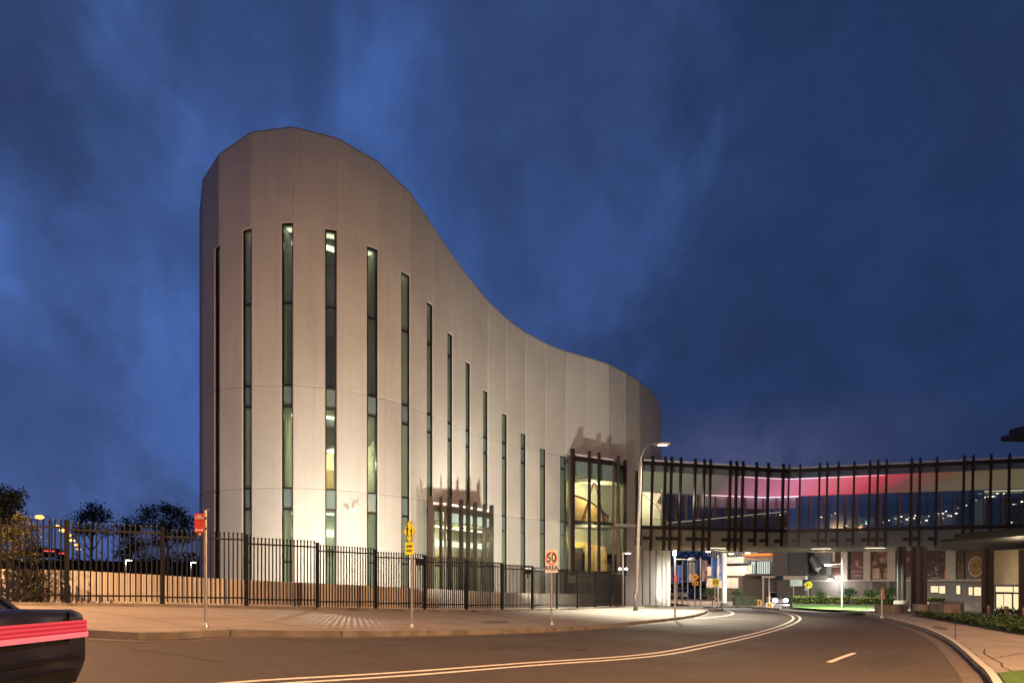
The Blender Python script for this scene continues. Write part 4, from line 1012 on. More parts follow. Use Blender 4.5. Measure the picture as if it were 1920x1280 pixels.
for pts, lab in ((((905, 1164), (948, 1163), (955, 1167), (910, 1168)), 'rectangular dark service pit lid in the footpath left of the speed sign'), (((1752, 1172), (1778, 1176), (1772, 1180), (1744, 1175)), 'rectangular dark service pit lid in the right-hand footpath')):
    tag(sheet([tuple(gpx(x, y, .13)[:2]) for x, y in pts], .132, .8, .02).build('pit_lid', mat('pit_lid_concrete', (.10, .09, .085), .7, .25, 8.)), lab, 'pit lid')
# ================================================================== SIGNS
def rrect(w_, h_, r_=.03, n_=4):
    p = []
    for cx_, cy_, a0 in ((w_/2-r_, h_/2-r_, 0), (-w_/2+r_, h_/2-r_, 90), (-w_/2+r_, -h_/2+r_, 180), (w_/2-r_, -h_/2+r_, 270)):
        for k in range(n_+1): a = R(a0+90*k/n_); p.append((cx_+r_*math.cos(a), cy_+r_*math.sin(a)))
    return p
def circ(r_, n_=32, r2=None): return [(r_*math.cos(2*math.pi*k/n_), (r2 or r_)*math.sin(2*math.pi*k/n_)) for k in range(n_)]
def plate(name, pts, c_, m, parent, rz=0., off=0., thick=.012):
    """a flat board facing the street, turned by rz about the vertical; off lifts it in front of its backing"""
    c_ = Vector(c_); ux = Vector((math.cos(rz), math.sin(rz), 0)); nr_ = Vector((math.sin(rz), -math.cos(rz), 0)); n_ = len(pts)
    v = [c_+ux*u+Vector((0, 0, z))+nr_*off for u, z in pts]+[c_+ux*u+Vector((0, 0, z))+nr_*(off+thick) for u, z in pts]
    return MB().add(v, [tuple(range(n_)), tuple(range(n_, 2*n_))]+[(i, (i+1) % n_, n_+(i+1) % n_, n_+i) for i in range(n_)]).build(name, m, parent)
def ring(name, r0, r1, c_, m, parent, rz, off):
    a, b = circ(r0), circ(r1); n_ = len(a); c_ = Vector(c_); ux = Vector((math.cos(rz), math.sin(rz), 0)); nr_ = Vector((math.sin(rz), -math.cos(rz), 0))
    v = [c_+ux*u+Vector((0, 0, z))+nr_*off for u, z in a+b]
    return MB().add(v, [(i, (i+1) % n_, n_+(i+1) % n_, n_+i) for i in range(n_)]).build(name, m, parent)
def sign_root(x, yb, ytop, label, rad=.03, cat='road sign', dz=.126, name='road_sign', pole=True):
    p = gpx(x, yb, dz); t = thing(name, p, label, cat)
    zt = (yb-ytop)*S(p.y)
    if pole:
        MB().tube([p, p+Vector((0, 0, zt))], rad, 12).build('pole', M['galv'], t)
        MB().lathe(p, [(rad*2.2, 0), (rad*2.0, .03), (rad*1.1, .10)], 12).build('pole_base', M['galv'], t)
    return t, p, S(p.y)
def at_px(p, x, y): return Vector(((x-960)*S(p.y), p.y, EYE+(HZ-y)*S(p.y)))
# no stopping
t, p, s_ = sign_root(385.5, 1175, 956, 'narrow red NO STOPPING sign on a tall grey pole near the kerb')
c_ = at_px(p, 376.3, 980.5)+Vector((0, -.05, 0)); w_, h_ = 17.6*s_, 35.3*s_
plate('board', rrect(w_, h_, .02), c_, M['red'], t)
MB().box(c_+Vector((.10, .025, .10)), (.09, .03, .03)).build('bracket', M['galv'], t); MB().box(c_+Vector((.10, .025, -.10)), (.09, .03, .03)).build('bracket', M['galv'], t)
text('lettering', 'NO', M['white'], t, c_+Vector((0, -.016, h_*.36)), .052, 0, .002); text('lettering', 'STOPPING', M['white'], t, c_+Vector((0, -.016, h_*.25)), .052, 0, .001, .72)
plate('arrow', [(-.085, 0), (-.045, .03), (-.045, .011), (.045, .011), (.045, .03), (.085, 0), (.045, -.03), (.045, -.011), (-.045, -.011), (-.045, -.03)], c_+Vector((0, 0, -h_*.38)), M['white'], t, 0, .0125, .003)
MB().bar(at_px(p, 386, 957), at_px(p, 391.5, 954.5), .03, .04).build('bracket', M['galv'], t)
plate('plate', rrect(5*s_, 4*s_, .01), at_px(p, 377, 1001)+Vector((0, -.05, 0)), M['amber'], t)
# children crossing ahead
t, p, s_ = sign_root(772.3, 1175, 976, 'yellow diamond sign of two walking children above a CROSSING AHEAD plate')
rz = R(-48); sc_ = s_/math.cos(rz)
c_ = at_px(p, 771, 996)+Vector((-.03, -.06, 0)); hw = 13.4*s_/math.cos(rz); hh = 21.9*s_
plate('diamond', [(0, -hh), (hw, 0), (0, hh), (-hw, 0)], c_, M['yellow'], t, rz)
def dring(k0, k1, m, off):
    a = [(0, -hh*k0), (hw*k0, 0), (0, hh*k0), (-hw*k0, 0)]; b = [(0, -hh*k1), (hw*k1, 0), (0, hh*k1), (-hw*k1, 0)]
    ux = Vector((math.cos(rz), math.sin(rz), 0)); nr_ = Vector((math.sin(rz), -math.cos(rz), 0))
    v = [c_+ux*u+Vector((0, 0, z))+nr_*off for u, z in a+b]; MB().add(v, [(i, (i+1) % 4, 4+(i+1) % 4, 4+i) for i in range(4)]).build('border', m, t)
dring(.95, .90, M['black'], .0145)
def walker(cx_, cz, h_):
    P = lambda pts: [(cx_+u*h_, cz+v*h_) for u, v in pts]
    plate('figure', P(circ(.085, 16)), c_+Vector((0, 0, .41*h_)), M['black'], t, rz, .0135, .003)
    plate('figure', P([(-.09, .30), (.09, .30), (.20, .06), (.16, .02), (.08, .16), (.07, -.08), (.17, -.50), (.07, -.50), (.0, -.16), (-.10, -.50), (-.20, -.50), (-.08, -.08), (-.08, .14), (-.17, .0), (-.22, .04)]), c_, M['black'], t, rz, .0135, .003)
walker(-.30*hw, .04*hh, 1.08*hh); walker(.34*hw, -.08*hh, .82*hh)
plate('supplementary_plate', rrect(18.6*s_/math.cos(rz), 22.8*s_, .02), at_px(p, 771, 1028)+Vector((-.03, -.06, 0)), M['yellow'], t, rz)
c2 = at_px(p, 771, 1028)+Vector((-.03, -.06, 0)); nr_ = Vector((math.sin(rz), -math.cos(rz), 0))
text('lettering', 'CROSSING', M['black'], t, c2+nr_*.016+Vector((0, 0, .055)), .083, rz, .001, .72); text('lettering', 'AHEAD', M['black'], t, c2+nr_*.016+Vector((0, 0, -.055)), .092, rz, .001, .9)
# 50 area
t, p, s_ = sign_root(1034, 1170, 1031, 'white 50 AREA speed sign with a red ring on the footpath')
rz = R(-34); nr_ = Vector((math.sin(rz), -math.cos(rz), 0))
c_ = at_px(p, 1034, 1051.5)+Vector((0, -.06, 0)); cs = math.cos(rz)
plate('board', rrect(22.5*s_/cs, 43*s_, .03), c_, M['white'], t, rz)
c2 = c_+Vector((0, 0, 5.5*s_)); r1 = 12.2*s_
ring('red_ring', r1, r1*.80, c2, M['red'], t, rz, .0145)
text('lettering', '50', M['black'], t, c2+nr_*.016, .40, rz, .006, .92); text('lettering', 'AREA', M['black'], t, c2+nr_*.016+Vector((0, 0, -18.5*s_)), .22, rz, .004, .95)
# far back-turned sign
t, p, s_ = sign_root(1270, 1131, 1078, 'blank grey back of a wide road sign below the banners', .045)
plate('board', rrect(20.5*s_, 16*s_, .1), at_px(p, 1264.5, 1086)+Vector((0, .05, 0)), M['greyback'], t)
# speed hump
t, p, s_ = sign_root(1303, 1139, 1075, 'amber diamond speed hump sign with a 25 plate', .035)
c_ = at_px(p, 1303.2, 1081.2)+Vector((0, -.05, 0)); h_ = 7.4*s_
plate('diamond', [(0, -h_), (h_, 0), (0, h_), (-h_, 0)], c_, M['amber'], t)
plate('hump', [(-.17, -.03), (-.09, .015), (-.05, .05), (.05, .05), (.09, .015), (.17, -.03)], c_, M['black'], t, 0, .014, .003)
plate('speed_plate', rrect(11.4*s_, 8*s_, .03), at_px(p, 1303.4, 1093), M['amber'], t, 0, .04); text('lettering', '25', M['black'], t, at_px(p, 1303.4, 1093)+Vector((0, -.058, 0)), .30, 0, .004)
# pedestrian crossing discs
def crossing_sign(x, yb, xd, yd, r_, label, extra):
    t, p, s_ = sign_root(x, yb, yd-3, label, .035)
    c_ = at_px(p, xd, yd)+Vector((0, -.05, 0)); r_ *= s_
    plate('disc', circ(r_), c_, M['yellow'], t)
    for sx in (-1, 1): plate('walking_leg', [(sx*.05*r_/.3, .15*r_/.3), (sx*.10*r_/.3, .15*r_/.3), (sx*.19*r_/.3, -.13*r_/.3), (sx*.11*r_/.3, -.15*r_/.3), (sx*.035*r_/.3, .07*r_/.3)], c_, M['black'], t, 0, .014, .003)
    extra(t, p, s_)
def chev(t, p, s_):
    c_ = at_px(p, 1340, 1121.5)+Vector((0, -.05, 0)); plate('chevron_plate', rrect(8*s_, 9.4*s_, .01), c_, M['black'], t)
    plate('chevron', [(-.13, .17), (-.04, .17), (.12, 0), (-.04, -.17), (-.13, -.17), (.02, 0)], c_, M['white'], t, 0, .014, .003)
crossing_sign(1340.7, 1138, 1341.3, 1090.6, 7.2, 'round yellow pedestrian crossing sign with a black chevron plate on the island', chev)
def backs(t, p, s_):
    MB().tube([at_px(p, 1515.8, 1135), at_px(p, 1515.8, 1090)], .035, 8).build('pole', M['galv'], t)
    plate('back_plate', [(-.25, 0), (0, .25), (.25, 0), (0, -.25)], at_px(p, 1511, 1095)+Vector((0, .08, 0)), M['white'], t); plate('back_plate', rrect(.42, .3, .02), at_px(p, 1512.5, 1103.5)+Vector((0, .08, 0)), M['white'], t)
    MB().box(at_px(p, 1514.5, 1125)+Vector((0, -.05, 0)), (.3, .12, .32)).build('control_box', M['greyback'], t)
crossing_sign(1512.5, 1135, 1516, 1096, 6.6, 'round yellow pedestrian crossing sign on twin poles at the lawn edge', backs)
# keep-left hazard boards
def hazard(x0, x1, y0, y1, label):
    p = gpx((x0+x1)/2, y1, .13); s_ = S(p.y); t = thing('hazard_marker', p, label, 'road sign', 'chevron hazard boards on the island')
    w_, h_ = (x1-x0)*s_, (y1-y0)*s_
    pts = [(-w_/2, 0), (w_/2, 0), (w_/2, h_*.7)]+[(w_/2*math.cos(a), h_*.7+h_*.3*math.sin(a)) for a in [R(18*k) for k in range(1, 10)]]+[(-w_/2, h_*.7)]
    plate('board', pts, p, M['white'], t); plate('face', [(u*.82, v*.90+.01) for u, v in pts], p, M['amber'], t, 0, .0135, .003)
    for k in (-1, 1):
        cx_ = k*w_*.17; q = w_*.15
        plate('chevron', [(cx_+q, h_*.78), (cx_-q*.2, h_*.78), (cx_-q*1.2, h_*.45), (cx_-q*.2, h_*.12), (cx_+q, h_*.12), (cx_, h_*.45)], p, M['black'], t, 0, .018, .003)
hazard(1415.3, 1428, 1123, 1135, 'yellow board with black double chevrons standing clear on the island')
hazard(1436.5, 1449.5, 1128, 1137.5, 'yellow double chevron board in front of the car headlights')
# pale green information sign
t, p, s_ = sign_root(1488, 1134, 1082, 'pale green information sign on a pole left of the crossing sign', .04)
plate('board', rrect(23*s_, 16.5*s_, .06), at_px(p, 1492.5, 1090)+Vector((0, -.06, 0)), M['bluesign'], t)
for k in range(3): plate('print_line', rrect((13-k*2)*s_, 1.1*s_, .01), at_px(p, 1492.5, 1085.5+k*4)+Vector((0, -.06, 0)), mat('faded_print', (.38, .46, .42), .5), t, 0, .014, .002)
# red tipped pole right
t, p, s_ = sign_root(1653.5, 1158, 1106, 'slim pole with an edge-on red parking sign on the far footpath', .04)
MB().box(at_px(p, 1654.3, 1112)+Vector((0, -.05, 0)), (.05, .10, .52)).build('board', M['red'], t)

# ================================================================== LAMPS
# tall street lamp beside the bridge
p = gpx(1192, 1145, .126); s_ = S(p.y)
t = thing('street_lamp', p, 'tall grey street lamp with a long curved arm at the near end of the footbridge', 'street lamp')
zz = lambda y: EYE+(HZ-y)*s_; xx = lambda x: (x-960)*s_
MB().tube([(p.x, p.y, p.z), (p.x, p.y, p.z+.9), (xx(1194), p.y, zz(1110)), (xx(1197), p.y, zz(1000)), (xx(1201), p.y, zz(880)), (xx(1202.5), p.y, zz(858)), (xx(1207), p.y, zz(845)), (xx(1214), p.y+.1, zz(835)), (xx(1224), p.y+.3, zz(829)), (xx(1236), p.y+.6, zz(827)), (xx(1243), p.y+.8, zz(826.5))], [.15, .145, .11, .09, .07, .058, .052, .046, .042, .04, .036], 14).build('pole', M['galv'], t, True)
MB().box(p+Vector((0, 0, .02)), (.6, .6, .05)).build('base_plate', M['galv'], t)
hd = MB().box((xx(1249), p.y+.9, zz(826)), (.8, .3, .12)).build('lamp_head', M['galv'], t)
MB().box((xx(1249), p.y+.9, zz(826)-.065), (.5, .22, .02)).build('lens', M['g_warm'], hd)
lamp('street_light', 'SPOT', (xx(1249), p.y+.4, zz(826)-.15), P_TALL, (1, .90, .68), t, (xx(1225), p.y-2, 0), 90, .9, .15)
# low lamp with twin floods at the fence end
p = gpx(1168, 1143, .126); p = Vector(((1168-960)*S(44.6), 44.6, g(7.2, 44.6)+.12)); s_ = S(p.y)
t = thing('flood_mast', p, 'short lamp post with a flat head and two small floods at the fence end', 'lamp post')
MB().tube([p, (p.x, p.y, EYE+56*s_)], .05, 10).build('pole', M['galv'], t)
MB().bar((p.x, p.y, EYE+56*s_), (p.x+.30, p.y, EYE+56.5*s_), .06, .05).build('arm', M['galv'], t)
hd = MB().box((p.x+.32, p.y, EYE+56*s_), (.42, .2, .06)).build('lamp_head', M['galv'], t)
MB().box((p.x+.32, p.y, EYE+56*s_-.04), (.34, .15, .015)).build('lens', M['g_white'], hd)
for dx_ in (-.2, .17):
    f_ = MB().box((p.x+dx_, p.y-.1, EYE+26*s_), (.2, .14, .15), .5*dx_).build('floodlight', M['galv'], t)
    MB().box((p.x+dx_*1.1, p.y-.18, EYE+26*s_), (.15, .02, .11), .5*dx_).build('lens', M['g_white'], f_)
lamp('mast_light', 'SPOT', (p.x+.32, p.y, EYE+56*s_-.08), 1300, WHITE, t, (p.x+2.2, p.y-1, 0), 140, .8, .1)
# lamp with red sign under the bridge
p = gpx(1265.5, 1158, .126); s_ = S(p.y)
t = thing('street_lamp', p, 'pale pole with a red sign, white top lamp and side arm beneath the footbridge', 'street lamp')
MB().tube([p, (p.x, p.y, EYE+52*s_)], .045, 10).build('pole', M['galv'], t)
MB().box(at_px(p, 1266.3, 1083.5)+Vector((0, -.06, 0)), (4.4*s_, .02, 11.5*s_)).build('red_sign', M['red'], t)
MB().box(at_px(p, 1265, 1036.5), (.12, .1, .22)).build('lens', M['g_white'], t)
MB().bar(at_px(p, 1265.5, 1047.5), at_px(p, 1293, 1048.5), .03, .03).build('arm', M['galv'], t)
f_ = MB().ball(at_px(p, 1297, 1048.5), .13, 10, 6, (1.4, 1, .7)).build('lamp_head', M['galv'], t); MB().ball(at_px(p, 1299, 1049), .07, 8, 6).build('lens', M['g_warm'], f_)
lamp('top_light', 'POINT', at_px(p, 1264, 1034)+Vector((0, -.2, 0)), 200, WHITE, t, radius=.08)
# twin-arm lamp on the lawn
p = gpx(1578.5, 1139, .15); s_ = S(p.y)
t = thing('street_lamp', p, 'slim lamp post with a flat side head standing on the bright green lawn', 'street lamp')
MB().tube([p, (p.x, p.y, EYE+55*s_)], [.06, .045], 10).build('pole', M['galv'], t)
MB().bar(at_px(p, 1578, 1056.5), at_px(p, 1553, 1058), .05, .05).build('arm', M['galv'], t)
f_ = MB().box(at_px(p, 1552, 1058), (.5, .24, .08)).build('lamp_head', M['galv'], t); MB().box(at_px(p, 1552, 1058)-Vector((0, 0, .05)), (.36, .18, .02)).build('lens', M['g_white'], f_)
lamp('lawn_light', 'SPOT', at_px(p, 1549, 1059)-Vector((0, 1.8, .1)), P_LAWN, (1, .97, .80), t, (p.x, p.y-.3, 0), 150, .7, .15)
# sodium street lamps of the near side, outside the picture, and the row receding on the left
def sodium_lamp(base, h_, arm, label, energy, lens, group='sodium lamps', arm_dir=(1, 0), with_light=True, rad=.07, spill=0, aim=None, cone=140):
    b_ = Vector(base); t = thing('street_lamp', b_, label, 'street lamp', group); ad = Vector((arm_dir[0], arm_dir[1], 0)).normalized()
    tp_ = b_+Vector((0, 0, h_)); MB().tube([b_, b_+Vector((0, 0, h_*.92)), tp_+ad*arm*.25-Vector((0, 0, .05)), tp_+ad*arm], [rad*1.2, rad*.8, rad*.6, rad*.5], 10).build('pole', M['galv'], t)
    hd_ = MB().box(tp_+ad*(arm+.25), (.7, .28, .14), math.atan2(ad.y, ad.x)).build('lamp_head', M['galv'], t)
    MB().ball(tp_+ad*(arm+.25)-Vector((0, 0, .09)), lens, 10, 6, (1.3, 1, .6)).build('lens', M['g_sod'], hd_)
    if with_light:
        q_ = tp_+ad*(arm+.25)-Vector((0, 0, .32))
        lamp('sodium_beam', 'SPOT', q_, energy, SODIUM, t, aim or (q_.x, q_.y+.01, q_.z-5), cone, .55, .05)
        lamp('sodium_spill', 'POINT', q_, spill, SODIUM, t, radius=.05)
    return t
sodium_lamp((-15.0, 12.5, g(-15, 12.5)), 7.3, 1.2, 'sodium street lamp at the kerb, left of the bush and fence', P_STREET, .14, 'near sodium lamps', (1, .15), spill=SPILL_STREET, aim=(-8, 15.5, 1), cone=125)
sodium_lamp((12.6, 3.2, .1), 9.2, 2.6, 'sodium street lamp on the near footpath beside the viewpoint', P_STREET_BACK, .14, 'near sodium lamps', (-1, .25), spill=SPILL_BACK, aim=(3, 14, 0), cone=125)
sodium_lamp((25.5, 19.0, .1), 9.0, 1.8, 'unseen sodium street lamp added at the right to light the bridge front', P_SIDE, .14, 'near sodium lamps', (-1, .2), spill=SPILL_SIDE, aim=(18, 22, 0), cone=130)  # added out of view so the bridge front and right footpath get light
sodium_lamp((11.5, 80, -.7), 9.0, 1.5, 'sodium street lamp on the side street hidden behind the pale building', 9000, .14, 'near sodium lamps', (1, -.1), spill=2600, aim=(20, 82, -.7), cone=150)
lampl = ['nearest and highest', 'second', 'third', 'fourth', 'fifth', 'sixth', 'lowest and farthest']
for k, ((x, y), Y, r_) in enumerate(zip(((78, 969), (111, 986), (121, 994), (131, 1003), (138, 1012.5), (147, 1021), (149, 1029)), (84, 97, 104, 115, 128, 142, 156), (.42, .3, .42, .46, .44, .46, .44))):
    q = px(x, y, Y)
    sodium_lamp((q.x+1.2, q.y, -1), q.z+1.1, 1.2, lampl[k]+' orange lamp of the descending row beyond the left fence', 0, r_, 'row of orange street lamps', (-1, 0), False, .1)

# facade floods on the terrace and the one fixed to the facade
def flood(loc, target, energy, angle, label, colr=WHITE, blend=.9, body=True):
    loc = Vector(loc); t = thing('flood_light', loc, label, 'floodlight')
    dv = (Vector(target)-loc).normalized(); rz_ = math.atan2(dv.y, dv.x)-math.pi/2
    MB().box(loc, (.34, .14, .26), rz_).build('housing', M['fence'], t); MB().box(loc+dv*.09, (.28, .02, .20), rz_).build('lens', M['g_white'], t)
    MB().box(loc-Vector((0, 0, .22)), (.06, .06, .2), rz_).build('bracket', M['fence'], t)
    lamp('flood_beam', 'SPOT', loc+dv*.16, energy, colr, t, target, angle, blend, .22)
for k, lab_, tg, pw in ((8, 'small black floodlight added on the fence post left of the smaller glazed bay to soften its shadow', (-4.5, 38, 8.5), .9), (11, 'small black floodlight on the fence post right of the smaller glazed bay', (0, 44.5, 8.0), 2.3)):  # the first flood is an addition that softens the bay shadows
    fp0 = Vector(FEN[k]); fz = g(*fp0)+.18+FH-.22
    flood((fp0.x-.20, fp0.y+.12, fz), tg, P_FLOOD*pw, 140, lab_, FLOODC)
flood((-6.6, 25.0, wt(-6.6)-.18), (-8.6, 31.4, 4.2), P_NOSE, 150, 'small black floodlight on the terrace aimed at the rounded end of the building', FLOODC)
# wall-mounted fixture lighting the footpath through the fence
q = Vector(((661-960)/F*31.7, 31.55, EYE+135/F*31.7))
t = thing('wall_camera', q, 'small white fitting fixed to the pale facade above the fence', 'light fitting')
MB().box(q+Vector((0, -.05, 0)), (.12, .3, .1), .2).build('arm', M['white'], t); MB().box(q+Vector((.12, -.28, -.02)), (.24, .12, .10), .2, Matrix.Rotation(R(12), 3, 'Y')).build('head', M['white'], t)
lamp('path_beam', 'SPOT', q+Vector((.15, -.5, -.1)), 3600, WHITE, t, (-6.5, 18.7, .85), 8, .9, .03).scale = (4.4, 1, 1)

# ================================================================== CARS
def car(loc, heading, label, paint, L=4.5, Wd=1.8, H=1.45, kind='hatch', head=None, tail=None, group=None, bar=False, detail=True):
    """heading: direction the bonnet points to, radians"""
    root = thing('car', (loc[0], loc[1], loc[2]), label, 'car', group)
    m = Matrix.Translation(Vector(loc)) @ Matrix.Rotation(heading, 4, 'Z')
    def T(v): return m @ Vector(v)
    def loft(secs, name, mt, parent, smooth=True, cap=True):
        vs = []; n_ = len(secs[0])
        for s2 in secs: vs += [T(v) for v in s2]
        fs = [(i*n_+k, i*n_+(k+1) % n_, (i+1)*n_+(k+1) % n_, (i+1)*n_+k) for i in range(len(secs)-1) for k in range(n_)]
        if cap: fs += [tuple(range(n_))[::-1], tuple((len(secs)-1)*n_+k for k in range(n_))]
        o = MB().add(vs, fs).build(name, mt, parent, smooth)
        if smooth:
            md = o.modifiers.new('bevel', 'BEVEL'); md.width = .03; md.segments = 2; md.limit_method = 'ANGLE'; md.angle_limit = R(50)
        return o
    hl = L/2; w2 = Wd/2; sh = H*.60
    def sec(x, w_, zb_, zt, crown=.03):
        return [(x, -w_*.88, zb_), (x, -w_, zb_+.14), (x, -w_*1.0, zb_+(zt-zb_)*.62), (x, -w_*.955, zt-.04), (x, -w_*.80, zt), (x, 0, zt+crown), (x, w_*.80, zt), (x, w_*.955, zt-.04), (x, w_, zb_+(zt-zb_)*.62), (x, w_, zb_+.14), (x, w_*.88, zb_), (x, 0, zb_)]
    boot = sh+.09
    body = loft([sec(-hl, w2*.86, .34, boot-.03), sec(-hl+.07, w2*.94, .26, boot), sec(-hl+.35, w2, .20, boot), sec(-hl+.95, w2, .20, boot), sec(0, w2, .20, sh+.05), sec(hl-1.25, w2, .20, sh), sec(hl-.5, w2*.97, .22, sh-.10), sec(hl-.12, w2*.86, .26, sh-.24), sec(hl, w2*.72, .32, sh-.36)], 'body', paint, root)
    xr = -hl+(.75 if kind == 'sedan' else .25); xf = hl-1.25
    def gs(x, w_, z0, z1): return [(x, -w_, z0), (x, -w_*.80, z1), (x, w_*.80, z1), (x, w_, z0)]
    def gsec(x, w_, zt): return [(x, -w_, sh-.02), (x, -w_*(1-.2*(zt-sh)/(H-sh)), zt-.03), (x, -w_*.6, zt), (x, w_*.6, zt), (x, w_*(1-.2*(zt-sh)/(H-sh)), zt-.03), (x, w_, sh-.02)]
    gl_ = loft([gsec(xr, w2*.92, sh+.1), gsec(xr+.55, w2*.94, H-.05), gsec(xr+1.5, w2*.94, H), gsec(xf-.95, w2*.94, H-.03), gsec(xf, w2*.90, sh+.06)], 'windows', M['carglass'], root)
    loft([[(xr+.5, -w2*.74, H-.035), (xr+.5, w2*.74, H-.035), (xr+.5, w2*.70, H+.0), (xr+.5, -w2*.70, H)], [(xr+1.5, -w2*.77, H-.01), (xr+1.5, w2*.77, H-.01), (xr+1.5, w2*.72, H+.035), (xr+1.5, -w2*.72, H+.035)], [(xf-.92, -w2*.75, H-.03), (xf-.92, w2*.75, H-.03), (xf-.92, w2*.70, H+.0), (xf-.92, -w2*.70, H)]], 'roof', paint, root)
    if detail:
        for sx in (-1, 1):
            pm_ = lambda *a_: MB().bar(*a_).build('pillar', paint, root)
            pm_(T((xr+.02, sx*w2*.93, sh+.04)), T((xr+.6, sx*w2*.765, H-.03)), .09, .09); pm_(T((xf, sx*w2*.91, sh+.02)), T((xf-.95, sx*w2*.765, H-.03)), .07, .07); pm_(T((0, sx*w2*.945, sh)), T((-.05, sx*w2*.775, H-.02)), .08, .05)
            MB().ball(T((xf-.35, sx*(w2+.09), sh+.10)), .10, 8, 6, (.7, 1, .75)).build('mirror', paint, root)
            MB().bar(T((-.15, sx*(w2+.004), sh-.1)), T((-.35, sx*(w2+.004), sh-.1)), .025, .035).build('door_handle', M['chrome'], root)
    for x in (-hl+.82, hl-.85):
        for sx in (-1, 1):
            c0, c1 = T((x, sx*(w2-.20), .32)), T((x, sx*(w2+.012), .32))
            wh = MB().tube([c0, c1], .325, 22).build('wheel', M['tyre'], root)
            MB().tube([T((x, sx*(w2-.05), .32)), T((x, sx*(w2+.02), .32))], .215, 12).build('rim', M['chrome'], wh)
    for sx in (-1, 1):
        h_ = MB().ball(T((hl-.10, sx*w2*.64, sh-.30)), .12 if head is None else .25, 10, 6, (1, 1.5 if abs(math.cos(heading)) > .5 else 1, .75)); h_.build('headlight', head or M['white'], root)
    tm = tail or M['red']; zt_ = boot-.20; tv = MB()
    if bar:
        # one light bar across the tail, turning round both corners
        prof = [(-hl+.62, -w2-.012), (-hl+.30, -w2*1.0-.014), (-hl+.06, -w2*.945-.02), (-hl-.03, -w2*.84), (-hl-.035, 0), (-hl-.03, w2*.84), (-hl+.06, w2*.945+.02), (-hl+.30, w2*1.0+.014), (-hl+.62, w2+.012)]
        hz = [.012, .045, .075, .08, .08, .08, .075, .045, .012]
        vs = [T((x, y, zt_+.02-h_)) for (x, y), h_ in zip(prof, hz)]+[T((x, y, zt_+.02+h_)) for k, ((x, y), h_) in enumerate(zip(prof, hz))]
        n_ = len(prof); tv.add(vs, [(i, i+1, n_+i+1, n_+i) for i in range(n_-1)]); tlo = tv.build('tail_light', tm, root)
        vs = [T((x-.012*(1 if 2 <= k <= 6 else 0), y*1.004, zt_-.02-h_*.55)) for k, ((x, y), h_) in enumerate(zip(prof, hz))]+[T((x-.012*(1 if 2 <= k <= 6 else 0), y*1.004, zt_-.02+h_*.05)) for k, ((x, y), h_) in enumerate(zip(prof, hz))]
        MB().add(vs, [(i, i+1, n_+i+1, n_+i) for i in range(n_-1)]).build('light_guide', glow_mat('lit_tail_guide', (1.0, .17, .17), 1.3), tlo)
    else:
        for sx in (-1, 1): MB().box(T((-hl+.05, sx*w2*.76, zt_)), (.1, .3, .16), heading).build('tail_light', tm, root)
    if not bar: MB().box(T((-hl-.012, 0, .46)), (.03, .40, .12), heading).build('number_plate', M['white'], root)
    else:
        for sx in (-1, 1):
            MB().bar(T((-hl-.008, sx*w2*.60, boot-.02)), T((-hl-.006, sx*w2*.60, .66)), .012, .02).build('boot_seam', M['tyre'], root)
        MB().bar(T((-hl-.008, -w2*.6, .655)), T((-hl-.008, w2*.6, .655)), .012, .02).build('boot_seam', M['tyre'], root)
        MB().bar(T((-hl-.01, -w2*.8, .50)), T((-hl-.01, w2*.8, .50)), .03, .02).build('bumper_seam', M['tyre'], root)
    MB().box(T((hl+.005, 0, .42)), (.03, .38, .11), heading).build('number_plate', M['white'], root)
    MB().box(T((-hl+.03, 0, .33)), (.1, Wd*.7, .12), heading).build('bumper_trim', M['tyre'], root)
    return root
def paint(name, col): return mat(name, col, .28, .04, 2., metal=.25)
# the dark car leaving on the left (its tail lights draw the red streak in the photograph)
hd_ = R(176); Lc = 4.6
rear = Vector((-4.2, 5.85)); cc = rear+Vector((math.cos(hd_), math.sin(hd_)))*Lc/2
car((cc.x, cc.y, g(-3.9, 5.6)-.02), hd_, 'dark navy sedan with a glowing red tail light bar driving out on the left', paint('navy_paint', (.012, .014, .03)), Lc, 1.82, 1.44, 'sedan', None, M['g_red'], None, True)
p = gpx(1252, 1120.5); car((p.x, p.y, p.z), R(-100), 'pale car parked at the far end, leftmost of the parked cars', paint('pale_paint', (.5, .46, .42)), 4.3, 1.75, 1.45, 'hatch', None, None, 'cars parked beyond the footbridge', False, False)
p = gpx(1282, 1121.5); car((p.x, p.y, p.z), R(-82), 'cream boxy wagon parked between the pale and the dark car', paint('cream_paint', (.62, .55, .42)), 4.4, 1.8, 1.62, 'hatch', None, None, 'cars parked beyond the footbridge', False, False)
p = gpx(1313, 1123.5); car((p.x, p.y, p.z), R(-75), 'dark car parked beyond the crossing sign, right of the cream wagon', paint('dark_paint', (.02, .022, .028)), 4.4, 1.8, 1.5, 'hatch', None, None, 'cars parked beyond the footbridge', False, False)
p = gpx(1466, 1133.5); car((p.x, p.y+1.5, p.z-.05), R(-100), 'silver car with dazzling headlights coming round the bend behind the hazard boards', paint('silver_paint', (.35, .33, .32)), 4.4, 1.8, 1.45, 'hatch', M['g_head'])
hlp = Vector((p.x, p.y-1.2, p.z+.6)); hl_ = lamp('headlight_beam', 'SPOT', hlp, 900, (.9, .95, 1), None, (hlp.x-3, hlp.y-14, 0), 60, .7, .1)
hl_.parent = [o for o in SC.objects if o.get('label', '').startswith('silver car')][0]; hl_.location = hlp-world_loc(hl_.parent)
for (x, y, Y, lab) in ((88, 1033, 92, 'far car on the raised road with a red tail glow behind the bush'), (117, 1037.5, 100, 'far car on the raised road with a red tail glow beside the fence post')):
    q = px(x, y, Y); car((q.x-1.8, q.y, q.z-.75), R(185), lab, paint('far_paint', (.03, .03, .035)), 4.5, 1.8, 1.45, 'hatch', None, M['g_redlo'], 'cars on the raised road', True, False)
